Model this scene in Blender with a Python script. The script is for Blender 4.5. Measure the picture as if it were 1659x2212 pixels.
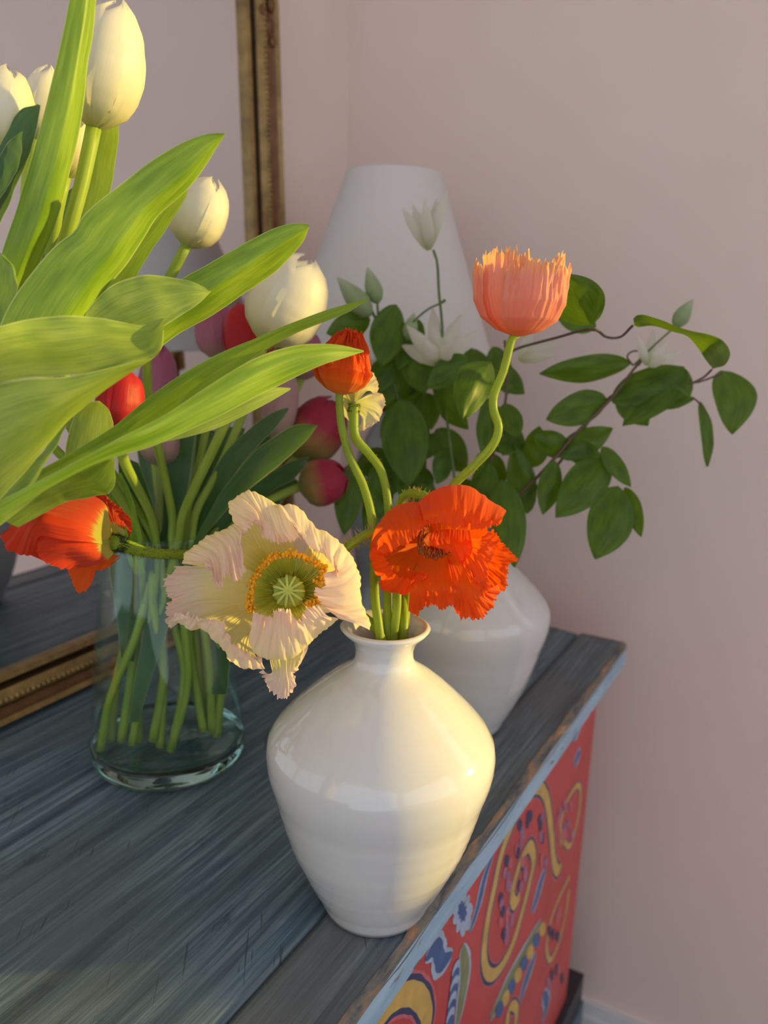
import bpy, math, random
import numpy as np
from mathutils import Vector, Matrix, noise

for o in list(bpy.data.objects):
    bpy.data.objects.remove(o)
scn = bpy.context.scene
col = scn.collection
random.seed(7)

# ------------------------------------------------------------------ camera
F = 1796.0                       # focal length in pixels of the 1659 x 2212 frame
CX, CY = 829.5, 1106.0
SC = 1.2                         # survey unit -> metres
HT = 0.3204                      # lens above the chest top (survey units)
FLOOR = 0.98                     # lens above the floor (survey units)
dn = np.array([585 - CX, 8285 - CY, F]); dn /= np.linalg.norm(dn)
lo = np.array([1862 - CX, 692 - CY, F]); lo -= dn * lo.dot(dn); lo /= np.linalg.norm(lo)
MW = np.array([np.cross(lo, -dn), lo, -dn])      # camera axes (right, down, forward) -> world
ZC = SC * FLOOR
TOP = ZC - SC * HT               # height of the chest top


def ray(x, y):
    return MW @ np.array([(x - CX) / F, (y - CY) / F, 1.0])


def P(x, y, d):
    """point of the place seen in direction (x, y) at depth d"""
    return ray(x, y) * d * SC + np.array([0, 0, ZC])


def U(x, y, z):
    """survey units (z counted from the chest top) -> metres"""
    return np.array([x * SC, y * SC, TOP + z * SC])


def on_x(x, y, X):
    r = ray(x, y)
    return r * (X / r[0]) * SC + np.array([0, 0, ZC])


cam = bpy.data.cameras.new('camera')
cam.sensor_fit = 'VERTICAL'
cam.sensor_height = 24.0
cam.lens = F / 2212 * 24.0
cam.clip_start = 0.02
cam.dof.use_dof = True
cam.dof.focus_distance = 0.395 * SC
cam.dof.aperture_fstop = 4.6
camo = bpy.data.objects.new('camera', cam)
col.objects.link(camo)
m = Matrix.Identity(4)
for i, v in enumerate((MW @ np.array([1, 0, 0]), MW @ np.array([0, -1, 0]), MW @ np.array([0, 0, -1]))):
    for k in range(3):
        m[k][i] = v[k]
m[2][3] = ZC
camo.matrix_world = m
scn.camera = camo

# ------------------------------------------------------------------ light
world = bpy.data.worlds.new('world')
scn.world = world
world.use_nodes = True
bg = world.node_tree.nodes['Background']
bg.inputs[0].default_value = (0.84, 0.91, 1.0, 1)
bg.inputs[1].default_value = 1.30
sun_az, sun_el = (0.824, 0.564), math.radians(9.0)
sd = bpy.data.lights.new('sun', 'SUN')
sd.energy = 6.6
sd.color = (1.0, 0.72, 0.15)
sd.angle = math.radians(1.2)
suno = bpy.data.objects.new('sun', sd)
col.objects.link(suno)
tos = Vector((sun_az[0], sun_az[1], math.tan(sun_el) * math.hypot(*sun_az))).normalized()
suno.rotation_euler = tos.to_track_quat('Z', 'Y').to_euler()
suno.location = (3, 3, 3)
scn.view_settings.view_transform = 'Standard'
scn.view_settings.look = 'None'
scn.view_settings.exposure = 0.0
scn.view_settings.gamma = 1.0
scn.view_settings.use_curve_mapping = False

# ------------------------------------------------------------------ materials
def srgb(*c):
    return tuple((v / 12.92 if v <= 0.04045 else ((v + 0.055) / 1.055) ** 2.4) for v in (k / 255 for k in c)) + (1,)


class NT:
    def __init__(s, name):
        s.m = bpy.data.materials.new(name)
        s.m.use_nodes = True
        s.t = s.m.node_tree
        s.t.nodes.clear()
        s.out = s.n('ShaderNodeOutputMaterial')

    def n(s, typ, **kw):
        nd = s.t.nodes.new(typ)
        for k, v in kw.items():
            if k in nd.inputs:
                s.set(nd, k, v)
            else:
                setattr(nd, k, v)
        return nd

    def set(s, nd, k, v):
        if isinstance(v, bpy.types.NodeSocket):
            s.t.links.new(v, nd.inputs[k])
        else:
            nd.inputs[k].default_value = v

    def link(s, a, b):
        s.t.links.new(a, b)

    def coords(s, kind, scale):
        tc = s.n('ShaderNodeTexCoord')
        mp = s.n('ShaderNodeMapping', Scale=scale)
        s.link(tc.outputs[kind], mp.inputs['Vector'])
        return mp.outputs[0]

    def noise(s, vec, scale=1.0, detail=4, rough=0.55, dist=0.0):
        nd = s.n('ShaderNodeTexNoise', Scale=scale, Detail=detail, Roughness=rough, Distortion=dist)
        s.link(vec, nd.inputs['Vector'])
        return nd.outputs['Fac']

    def ramp(s, fac, stops):
        r = s.n('ShaderNodeValToRGB')
        el = r.color_ramp.elements
        while len(el) < len(stops):
            el.new(0.5)
        for e, (p, c) in zip(el, stops):
            e.position = p
            e.color = c
        s.link(fac, r.inputs[0])
        return r.outputs[0]

    def math(s, op, a, b):
        nd = s.n('ShaderNodeMath', operation=op)
        s.set(nd, 0, a)
        s.set(nd, 1, b)
        return nd.outputs[0]

    def mix(s, fac, a, b, mode='MIX'):
        nd = s.n('ShaderNodeMix', data_type='RGBA', blend_type=mode)
        s.set(nd, 0, fac)
        s.set(nd, 6, a)
        s.set(nd, 7, b)
        return nd.outputs[2]

    def bump(s, h, strength=0.3, dist=0.001):
        b = s.n('ShaderNodeBump', Strength=strength, Distance=dist)
        s.link(h, b.inputs['Height'])
        return b.outputs[0]

    def finish(s, shader):
        s.link(shader, s.out.inputs[0])
        return s.m

    def principled(s, color, rough=0.5, spec=0.5, normal=None, **kw):
        p = s.n('ShaderNodeBsdfPrincipled')
        s.set(p, 'Base Color', color)
        s.set(p, 'Roughness', rough)
        s.set(p, 'Specular IOR Level', spec)
        if normal is not None:
            s.link(normal, p.inputs['Normal'])
        for k, v in kw.items():
            s.set(p, k.replace('_', ' '), v)
        return p.outputs[0]


def simple(name, c, rough=0.5, spec=0.5, var=0.12, scale=40, bump=0.15, **kw):
    t = NT(name)
    v = t.coords('Object', (1, 1, 1))
    n = t.noise(v, scale, 5)
    dark = tuple(k * (1 - var) for k in c[:3]) + (1,)
    lite = tuple(min(1, k * (1 + var)) for k in c[:3]) + (1,)
    cc = t.ramp(n, [(0.3, dark), (0.7, lite)])
    return t.finish(t.principled(cc, rough, spec, t.bump(n, bump, 0.0006), **kw))


def leafy(name, dark, lite, glow, tr=0.4, rough=0.38, streak=46, spec=0.45, rim=True):
    """leaf sheet: u runs along the blade, v across it"""
    t = NT(name)
    uv = t.coords('UV', (2.2, streak, 1))
    n = t.noise(uv, 1.0, 5, 0.6)
    uv2 = t.coords('UV', (3, 4, 1))
    n2 = t.noise(uv2, 1.3, 3)
    c = t.mix(t.ramp(n2, [(0.35, (0, 0, 0, 1)), (0.7, (1, 1, 1, 1))]), dark, lite)
    n3 = t.noise(t.coords('UV', (5, streak * 2.6, 1)), 1.0, 3, 0.6)
    vein = t.ramp(t.math('ADD', t.math('MULTIPLY', n, 0.6), t.math('MULTIPLY', n3, 0.4)), [(0.36, (1, 1, 1, 1)), (0.54, (0, 0, 0, 1))])
    c = t.mix(t.math('MULTIPLY', vein, 0.55), c, tuple(k * 0.62 for k in dark[:3]) + (1,))
    g = t.mix(t.math('MULTIPLY', vein, 0.5), glow, tuple(k * 0.62 for k in glow[:3]) + (1,))
    if rim:
        tc = t.n('ShaderNodeTexCoord')
        sp = t.n('ShaderNodeSeparateXYZ')
        t.link(tc.outputs['UV'], sp.inputs[0])
        ed = t.math('ABSOLUTE', t.math('SUBTRACT', t.math('MULTIPLY', sp.outputs[1], 2.0), 1.0), 0.0)
        em = t.ramp(ed, [(0.955, (0, 0, 0, 1)), (0.99, (1, 1, 1, 1))])
        c = t.mix(em, c, srgb(186, 200, 120))
        g = t.mix(em, g, srgb(214, 222, 120))
    nb = t.bump(n, 0.25, 0.0008)
    a = t.principled(c, rough, spec, nb)
    b = t.n('ShaderNodeBsdfTranslucent')
    t.link(g, b.inputs['Color'])
    mx = t.n('ShaderNodeMixShader')
    mx.inputs[0].default_value = tr
    t.link(a, mx.inputs[1])
    t.link(b.outputs[0], mx.inputs[2])
    return t.finish(mx.outputs[0])


def petal(name, stops, tr=0.4, rough=0.5, freq=40, jag=0.12, spec=0.3, vein=0.18, bump=0.35, glow=1.0):
    """petal sheet: v runs from the base (0) to the edge (1), u around it"""
    t = NT(name)
    tc = t.n('ShaderNodeTexCoord')
    sp = t.n('ShaderNodeSeparateXYZ')
    t.link(tc.outputs['UV'], sp.inputs[0])
    n = t.noise(t.coords('UV', (freq, 1.6, 1)), 1.0, 4, 0.6)
    fac = t.math('ADD', sp.outputs[1], t.math('MULTIPLY', t.math('SUBTRACT', n, 0.5), jag * 2))
    c = t.ramp(fac, stops)
    n2 = t.noise(t.coords('UV', (freq * 1.7, 2.5, 1)), 1.0, 4, 0.6)
    c2 = t.mix(t.math('MULTIPLY', n2, vein * 2), c, (0.45, 0.4, 0.4, 1), 'MULTIPLY')
    a = t.principled(c2, rough, spec, t.bump(n2, bump, 0.0008), Sheen_Weight=0.1)
    b = t.n('ShaderNodeBsdfTranslucent')
    gl = t.mix(1.0, c2, (glow, glow, glow, 1), 'MULTIPLY')
    t.link(gl, b.inputs['Color'])
    mx = t.n('ShaderNodeMixShader')
    mx.inputs[0].default_value = tr
    t.link(a, mx.inputs[1])
    t.link(b.outputs[0], mx.inputs[2])
    return t.finish(mx.outputs[0])


MT = {}


def wall_mat():
    t = NT('pink plaster')
    v = t.coords('Object', (1, 1, 1))
    n = t.noise(v, 9, 4)
    n2 = t.noise(v, 900, 2)
    c = t.ramp(n, [(0.3, srgb(233, 212, 204)), (0.7, srgb(237, 216, 208))])
    return t.finish(t.principled(c, 0.75, 0.25, t.bump(n2, 0.06, 0.0004)))


MT['wall'] = wall_mat()
MT['ceil'] = simple('ceiling paint', srgb(228, 222, 214), 0.8, 0.2)
MT['skirt'] = simple('white skirting paint', srgb(222, 222, 226), 0.4, 0.4, 0.03)
MT['floor'] = simple('dark floor boards', srgb(92, 74, 60), 0.5, 0.4, 0.3, 12)


def wood_mat(name, base, light, brown, seed):
    t = NT(name)
    tc = t.n('ShaderNodeTexCoord')
    mp = t.n('ShaderNodeMapping', Scale=(1, 1, 1), Location=(seed, seed * 2, 0))
    t.link(tc.outputs['Object'], mp.inputs[0])

    def sc(x, y, z):
        q = t.n('ShaderNodeMapping', Scale=(x, y, z))
        t.link(mp.outputs[0], q.inputs[0])
        return q.outputs[0]
    grain = t.noise(sc(210, 7, 210), 1.0, 6, 0.65, 0.6)
    fine = t.noise(sc(600, 30, 600), 1.0, 4, 0.7)
    blot = t.noise(sc(9, 5, 9), 1.0, 4, 0.6)
    wear = t.noise(sc(40, 14, 40), 1.0, 5, 0.7, 0.4)
    c = t.ramp(grain, [(0.30, tuple(k * 0.42 for k in base[:3]) + (1,)), (0.46, base), (0.66, light)])
    c = t.mix(t.ramp(blot, [(0.42, (0, 0, 0, 1)), (0.62, (0.75, 0.75, 0.75, 1))]), c, brown, 'MIX')
    c = t.mix(t.ramp(wear, [(0.60, (0, 0, 0, 1)), (0.72, (0.9, 0.9, 0.9, 1))]), c, tuple(k * 0.3 for k in base[:3]) + (1,))
    c = t.mix(t.math('MULTIPLY', fine, 0.5), c, tuple(k * 0.55 for k in base[:3]) + (1,))
    rot = t.n('ShaderNodeMapping', Rotation=(0, 0, 0.95), Scale=(1, 1, 1))
    t.link(mp.outputs[0], rot.inputs[0])
    rs = t.n('ShaderNodeMapping', Scale=(26, 420, 1))
    t.link(rot.outputs[0], rs.inputs[0])
    scr = t.noise(rs.outputs[0], 1.0, 2, 0.5, 0.2)
    msk = t.noise(sc(16, 16, 16), 1.0, 2)
    sf = t.math('MULTIPLY', t.ramp(scr, [(0.66, (0, 0, 0, 1)), (0.70, (1, 1, 1, 1))]), t.ramp(msk, [(0.52, (0, 0, 0, 1)), (0.58, (1, 1, 1, 1))]))
    c = t.mix(t.math('MULTIPLY', sf, 0.55), c, tuple(k * 0.16 for k in base[:3]) + (1,))
    streak = t.noise(sc(70, 2.2, 70), 1.0, 4, 0.6, 0.3)
    c = t.mix(t.ramp(streak, [(0.36, (0.55, 0.55, 0.55, 1)), (0.52, (0, 0, 0, 1))]), c, tuple(k * 0.34 for k in base[:3]) + (1,))
    hgt = t.math('ADD', t.math('MULTIPLY', grain, 1.0), t.math('SUBTRACT', t.math('MULTIPLY', fine, 0.5), sf))
    rg = t.ramp(grain, [(0.3, (0.62, 0.62, 0.62, 1)), (0.7, (0.42, 0.42, 0.42, 1))])
    return t.finish(t.principled(c, rg, 0.5, t.bump(hgt, 0.55, 0.0016)))


MT['wood'] = wood_mat('weathered blue-grey paint on pine', srgb(88, 112, 130), srgb(148, 170, 180), srgb(106, 118, 120), 3.1)
MT['wood2'] = wood_mat('weathered grey paint on pine edge board', srgb(94, 112, 126), srgb(152, 168, 176), srgb(112, 114, 114), 8.7)


def edge_mat():
    t = NT('pale blue worn edge paint')
    v = t.coords('Object', (60, 12, 60))
    n = t.noise(v, 1.0, 5, 0.65)
    n2 = t.noise(t.coords('Object', (160, 40, 160)), 1.0, 4)
    c = t.ramp(n, [(0.3, srgb(142, 174, 198)), (0.6, srgb(172, 202, 224)), (0.75, srgb(190, 212, 228))])
    c = t.mix(t.ramp(n2, [(0.62, (0, 0, 0, 1)), (0.70, (1, 1, 1, 1))]), c, srgb(120, 98, 78))
    return t.finish(t.principled(c, 0.5, 0.4, t.bump(n2, 0.4, 0.001)))


def worn_mat():
    t = NT('bare wood worn along the edge')
    n = t.noise(t.coords('Object', (90, 22, 90)), 1.0, 5, 0.7, 0.5)
    c = t.ramp(n, [(0.36, srgb(78, 80, 82)), (0.5, srgb(120, 116, 110)), (0.60, srgb(168, 122, 84)), (0.75, srgb(196, 190, 180))])
    return t.finish(t.principled(c, 0.65, 0.3, t.bump(n, 0.8, 0.002)))


MT['edge'] = edge_mat()
MT['worn'] = worn_mat()
MT['red'] = simple('red painted panel', srgb(202, 76, 72), 0.45, 0.4, 0.12, 14)
MT['p_yel'] = simple('ochre scroll paint', srgb(214, 176, 98), 0.5, 0.3, 0.15, 60)
MT['p_navy'] = simple('dark blue outline paint', srgb(66, 70, 104), 0.5, 0.3, 0.15, 60)
MT['p_blue'] = simple('blue paint', srgb(78, 104, 156), 0.5, 0.3, 0.2, 60)
MT['p_lblue'] = simple('pale blue paint', srgb(172, 190, 214), 0.5, 0.3, 0.15, 60)
MT['p_mauve'] = simple('mauve paint', srgb(176, 116, 146), 0.5, 0.3, 0.2, 60)
MT['p_green'] = simple('olive paint', srgb(136, 142, 104), 0.5, 0.3, 0.2, 60)
MT['p_pink'] = simple('rose outline paint', srgb(206, 110, 118), 0.5, 0.3, 0.15, 60)
MT['plinth'] = simple('dark plinth wood', srgb(52, 50, 58), 0.5, 0.4, 0.2, 20)
MT['plinth_face'] = simple('slate blue plinth paint', srgb(92, 112, 128), 0.5, 0.4, 0.2, 20)


def ceramic(name):
    t = NT(name)
    v = t.coords('Object', (1, 1, 1))
    n = t.noise(v, 22, 3)
    rings = t.n('ShaderNodeTexWave', wave_type='BANDS', bands_direction='Z', Scale=26.0, Distortion=1.2, Detail=3.0)
    t.link(v, rings.inputs['Vector'])
    c = t.ramp(n, [(0.3, srgb(207, 206, 206)), (0.7, srgb(214, 213, 212))])
    return t.finish(t.principled(c, 0.11, 0.5, t.bump(rings.outputs['Fac'], 0.09, 0.0010), Coat_Weight=0.5, Coat_Roughness=0.02))


MT['ceramic'] = ceramic('white glazed stoneware')


def thin_glass():
    t = NT('thin green bottle glass')
    lw = t.n('ShaderNodeLayerWeight', Blend=0.28)
    tr = t.n('ShaderNodeBsdfTransparent', Color=(0.93, 0.975, 0.955, 1))
    gl = t.n('ShaderNodeBsdfGlossy', Color=(0.9, 1, 0.98, 1), Roughness=0.03)
    mx = t.n('ShaderNodeMixShader')
    t.link(t.ramp(lw.outputs['Facing'], [(0.0, (0.022, 0.022, 0.022, 1)), (0.8, (0.2, 0.2, 0.2, 1)), (1, (0.75, 0.75, 0.75, 1))]), mx.inputs[0])
    t.link(tr.outputs[0], mx.inputs[1])
    t.link(gl.outputs[0], mx.inputs[2])
    return t.finish(mx.outputs[0])


def clear_water():
    t = NT('clear water')
    lw = t.n('ShaderNodeLayerWeight', Blend=0.2)
    tr = t.n('ShaderNodeBsdfTransparent', Color=(0.95, 0.98, 0.97, 1))
    gl = t.n('ShaderNodeBsdfGlossy', Color=(0.9, 1, 0.98, 1), Roughness=0.02)
    mx = t.n('ShaderNodeMixShader')
    t.link(t.ramp(lw.outputs['Facing'], [(0.0, (0.03, 0.03, 0.03, 1)), (1, (0.5, 0.5, 0.5, 1))]), mx.inputs[0])
    t.link(tr.outputs[0], mx.inputs[1])
    t.link(gl.outputs[0], mx.inputs[2])
    return t.finish(mx.outputs[0])


def thick_glass():
    t = NT('thick green glass')
    return t.finish(t.principled((0.50, 0.80, 0.74, 1), 0.03, 0.5, None, Transmission_Weight=1.0, IOR=1.48))


MT['glass'] = thin_glass()
MT['water'] = clear_water()
MT['glassbase'] = thick_glass()
MT['mirror'] = (lambda t: t.finish(t.principled((0.80, 0.82, 0.84, 1), 0.015, 0.5, None, Metallic=1.0)))(NT('old mirror silver'))
MT['gilt'] = simple('worn gilt', srgb(150, 122, 72), 0.42, 0.5, 0.35, 60, Metallic=0.35)
MT['giltdark'] = simple('dark groove wash', srgb(66, 46, 26), 0.55, 0.4, 0.3, 60, Metallic=0.1)
MT['giltbrown'] = simple('bole brown wash', srgb(118, 78, 44), 0.45, 0.5, 0.3, 50, Metallic=0.25)
MT['shade'] = simple('pale linen lampshade', srgb(214, 208, 206), 0.85, 0.15, 0.03, 500, 0.25)
MT['brass'] = simple('brass', srgb(168, 134, 72), 0.3, 0.5, 0.1, 30, Metallic=0.9)
MT['lampbase'] = simple('grey glazed lamp base', srgb(150, 152, 154), 0.25, 0.5, 0.1, 20)

LY = dict(dark=srgb(112, 150, 36), lite=srgb(166, 196, 62), glow=srgb(158, 192, 14))
MT['leaf'] = leafy('tulip leaf', LY['dark'], LY['lite'], LY['glow'], 0.30)
MT['leaf_b'] = leafy('tulip leaf pale underside', srgb(128, 156, 58), srgb(170, 190, 84), srgb(170, 194, 34), 0.26, 0.5, 30)
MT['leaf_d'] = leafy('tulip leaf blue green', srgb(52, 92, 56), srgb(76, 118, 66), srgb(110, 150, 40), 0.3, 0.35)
MT['stem'] = leafy('tulip stem', srgb(156, 184, 72), srgb(178, 200, 88), srgb(214, 226, 70), 0.35, 0.45, 8, 0.4, False)
MT['stem_w'] = leafy('stem under water', srgb(150, 172, 92), srgb(184, 196, 118), srgb(206, 216, 100), 0.25, 0.45, 8, 0.4, False)
MT['pstem'] = leafy('poppy stem', srgb(130, 158, 44), srgb(166, 188, 54), srgb(206, 220, 36), 0.36, 0.45, 8, 0.4, False)
MT['hair'] = simple('stem hairs', srgb(188, 164, 96), 0.6, 0.3, 0.1, 40)
MT['hairdark'] = simple('dark stem hairs', srgb(52, 50, 30), 0.7, 0.3, 0.1, 40)
MT['cleaf'] = leafy('clematis leaf', srgb(60, 92, 20), srgb(90, 124, 34), srgb(130, 166, 16), 0.34, 0.42, 14, 0.32, False)
MT['vine'] = simple('brown vine', srgb(98, 78, 66), 0.6, 0.3, 0.2, 60)
MT['vineg'] = simple('green vine', srgb(92, 112, 62), 0.6, 0.3, 0.2, 60)

W = lambda *c: srgb(*c)
MT['t_white'] = petal('white tulip petal', [(0.0, W(206, 210, 120)), (0.18, W(240, 236, 206)), (0.5, W(250, 248, 238)), (1.0, W(252, 250, 242))], 0.5, 0.4, 30, 0.03, 0.35, 0.05, 0.2)
MT['t_pink'] = petal('pink tulip petal', [(0.0, W(200, 170, 150)), (0.25, W(206, 130, 156)), (1.0, W(196, 104, 140))], 0.35, 0.45, 30, 0.08)
MT['t_pale'] = petal('pale pink tulip petal', [(0.0, W(190, 176, 150)), (0.4, W(214, 172, 166)), (1.0, W(206, 164, 164))], 0.35, 0.45, 30, 0.08)
MT['t_red'] = petal('red tulip petal', [(0.0, W(200, 60, 40)), (0.5, W(214, 40, 52)), (1.0, W(222, 52, 58))], 0.4, 0.4, 30, 0.08)
MT['t_crim'] = petal('crimson and yellow tulip petal', [(0.0, W(176, 170, 84)), (0.3, W(190, 150, 90)), (0.55, W(196, 56, 84)), (1.0, W(176, 36, 72))], 0.35, 0.45, 30, 0.14)
MT['q_white'] = petal('cream poppy petal', [(0.0, W(150, 164, 20)), (0.10, W(206, 206, 60)), (0.20, W(250, 236, 150)), (0.5, W(252, 242, 176)), (0.70, W(252, 236, 214)), (1.0, W(252, 222, 212))], 0.5, 0.5, 36, 0.05, 0.25, 0.07, 0.45)
MT['q_orange'] = petal('orange poppy petal', [(0.0, W(250, 130, 10)), (0.4, W(253, 110, 10)), (1.0, W(252, 102, 16))], 0.58, 0.5, 34, 0.1, 0.25, 0.12, 0.45, 1.0)
MT['q_left'] = petal('orange red poppy petal with yellow base', [(0.0, W(206, 206, 70)), (0.19, W(206, 206, 90)), (0.235, W(222, 96, 40)), (0.30, W(228, 72, 22)), (1.0, W(226, 64, 22))], 0.38, 0.5, 60, 0.12, 0.25, 0.22, 0.6)
MT['q_peach'] = petal('peach poppy petal', [(0.0, W(252, 156, 80)), (0.25, W(253, 166, 136)), (0.8, W(254, 182, 158)), (1.0, W(255, 198, 140))], 0.5, 0.5, 30, 0.1, 0.25, 0.14, 0.4)
MT['q_tang'] = petal('tangerine poppy petal', [(0.0, W(252, 160, 40)), (0.4, W(248, 106, 10)), (1.0, W(244, 84, 10))], 0.5, 0.5, 30, 0.14, 0.25, 0.12, 0.4)
MT['q_pale'] = petal('pale yellow poppy petal', [(0.0, W(196, 206, 96)), (0.35, W(226, 224, 140)), (0.8, W(236, 230, 176)), (1.0, W(236, 208, 176))], 0.4, 0.5, 36, 0.1, 0.25, 0.12, 0.5)
MT['c_white'] = petal('clematis sepal', [(0.0, W(206, 214, 160)), (0.4, W(232, 232, 214)), (1.0, W(238, 232, 222))], 0.4, 0.5, 14, 0.1)
MT['c_bud'] = petal('clematis bud', [(0.0, W(150, 172, 120)), (0.6, W(176, 196, 150)), (1.0, W(206, 214, 184))], 0.3, 0.5, 14, 0.12)
MT['anther'] = simple('orange anthers', srgb(226, 160, 30), 0.6, 0.3, 0.2, 300)
MT['anther_d'] = simple('rust anthers', srgb(150, 74, 24), 0.6, 0.3, 0.3, 300)
MT['filament'] = simple('green filaments', srgb(176, 182, 60), 0.55, 0.3, 0.1, 100)
MT['pod'] = simple('green seed pod', srgb(146, 160, 70), 0.6, 0.3, 0.15, 200)
MT['podridge'] = simple('pale pod ridges', srgb(178, 190, 92), 0.6, 0.3, 0.1, 200)

# ------------------------------------------------------------------ mesh helpers
ORG = {}


def thing(name, label, cat, loc=(0, 0, 0), group=None):
    o = bpy.data.objects.new(name, None)
    o.empty_display_size = 0.02
    col.objects.link(o)
    o.location = [float(k) for k in loc]
    o['label'] = label
    o['category'] = cat
    if group:
        o['group'] = group
    ORG[o] = np.array(loc, float)
    return o


def mesh(name, verts, faces, mat, parent=None, smooth=True, uv=None, mats=None, fmat=None, kind=None, label=None):
    verts = np.asarray(verts, float)
    org = ORG.get(parent)
    if org is None:
        org = verts.mean(0)*0
        if parent is None:
            org = np.array([verts[:, 0].mean(), verts[:, 1].mean(), verts[:, 2].min()])
    me = bpy.data.meshes.new(name)
    me.from_pydata((verts - org).tolist(), [], faces)
    if uv is not None:
        l = me.uv_layers.new(name='UVMap')
        idx = np.empty(len(me.loops), np.int32)
        me.loops.foreach_get('vertex_index', idx)
        l.data.foreach_set('uv', np.asarray(uv, np.float32)[idx].ravel())
    for mm in (mats or [mat]):
        me.materials.append(mm)
    if fmat is not None:
        me.polygons.foreach_set('material_index', fmat)
    if smooth:
        me.polygons.foreach_set('use_smooth', [True] * len(me.polygons))
    me.update()
    o = bpy.data.objects.new(name, me)
    col.objects.link(o)
    if parent is not None:
        o.parent = parent
    else:
        o.location = org.tolist()
    ORG[o] = org
    if kind:
        o['kind'] = kind
    if label:
        o['label'] = label
    return o


class Geo:
    """collects shapes for one mesh"""
    def __init__(s):
        s.v, s.f, s.uv, s.fm = [], [], [], []

    def add(s, v, f, uv=None, mi=0):
        k = len(s.v)
        s.v += [tuple(float(c) for c in p) for p in v]
        s.f += [tuple(i + k for i in q) for q in f]
        s.uv += list(uv) if uv is not None else [(0, 0)] * len(v)
        s.fm += [mi] * len(f)
        return s

    def box(s, a, b, mi=0):
        (x0, y0, z0), (x1, y1, z1) = a, b
        v = [(x, y, z) for x in (x0, x1) for y in (y0, y1) for z in (z0, z1)]
        f = [(0, 1, 3, 2), (4, 6, 7, 5), (0, 4, 5, 1), (2, 3, 7, 6), (0, 2, 6, 4), (1, 5, 7, 3)]
        return s.add(v, f, None, mi)

    def build(s, name, mat, parent=None, smooth=True, mats=None, **kw):
        return mesh(name, s.v, s.f, mat, parent, smooth, s.uv, mats, s.fm if mats else None, **kw)


def crspline(p, n, closed=False):
    """Catmull-Rom through p, resampled to n points of equal arc length"""
    p = np.asarray(p, float)
    if len(p) == 2:
        t = np.linspace(0, 1, n)[:, None]
        return p[0] * (1 - t) + p[1] * t
    q = np.vstack([2 * p[0] - p[1], p, 2 * p[-1] - p[-2]])
    out = []
    M = 14
    for i in range(len(p) - 1):
        a, b, c, d = q[i:i + 4]
        for k in range(M):
            t = k / M
            out.append(0.5 * ((2 * b) + (c - a) * t + (2 * a - 5 * b + 4 * c - d) * t * t + (3 * b - a - 3 * c + d) * t ** 3))
    out.append(p[-1])
    out = np.array(out)
    s = np.r_[0, np.cumsum(np.linalg.norm(np.diff(out, axis=0), axis=1))]
    tt = np.linspace(0, s[-1], n)
    return np.stack([np.interp(tt, s, out[:, k]) for k in range(out.shape[1])], 1)


def crparam(p, n):
    """Catmull-Rom through p, uniform parameter (keeps rows aligned)"""
    p = np.asarray(p, float)
    k = len(p)
    q = np.vstack([2 * p[0:1] - p[1:2], p, 2 * p[-1:] - p[-2:-1]])
    out = []
    for t in np.linspace(0, k - 1, n):
        i = min(int(t), k - 2)
        t -= i
        a, b, c, d = q[i], q[i + 1], q[i + 2], q[i + 3]
        out.append(0.5 * ((2 * b) + (c - a) * t + (2 * a - 5 * b + 4 * c - d) * t * t + (3 * b - a - 3 * c + d) * t ** 3))
    return np.array(out)


def grid_faces(nu, nv, wrap=False):
    f = []
    for j in range(nv):
        for i in range(nu):
            a = j * (nu + 1) + i
            f.append((a, a + 1, a + nu + 2, a + nu + 1))
    return f


def loft_pts(rows, nu, nv):
    R = np.array([crspline(r, nu + 1) for r in rows])           # k, nu+1, 3
    G = crparam(R, nv + 1)                                        # nv+1, nu+1, 3
    return G


def grid_normals(G):
    du = np.gradient(G, axis=1)
    dv = np.gradient(G, axis=0)
    n = np.cross(du, dv)
    return n / (np.linalg.norm(n, axis=2, keepdims=True) + 1e-9)


def nz(x, y, z=0.0):
    return noise.noise(Vector((x, y, z)))


def sheet(name, G, mat, parent, disp=None, **kw):
    nv, nu = G.shape[0] - 1, G.shape[1] - 1
    if disp:
        N = grid_normals(G)
        D = np.array([[disp(i / nu, j / nv) for i in range(nu + 1)] for j in range(nv + 1)])
        G = G + N * D[..., None]
    uv = [(i / nu, j / nv) for j in range(nv + 1) for i in range(nu + 1)]
    return mesh(name, G.reshape(-1, 3), grid_faces(nu, nv), mat, parent, True, uv, **kw)


def crinkle(amp, fu, fv, seed, pw=1.0, lo=0.0):
    def f(u, v):
        k = max(0.0, (v - lo) / (1 - lo)) ** pw
        return amp * k * (nz(u * fu, v * fv, seed) * 1.1 + 0.55 * nz(u * fu * 2.3, v * fv * 1.6, seed + 5) + 0.28 * nz(u * fu * 5, v * fv * 4, seed + 9))
    return f


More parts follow.
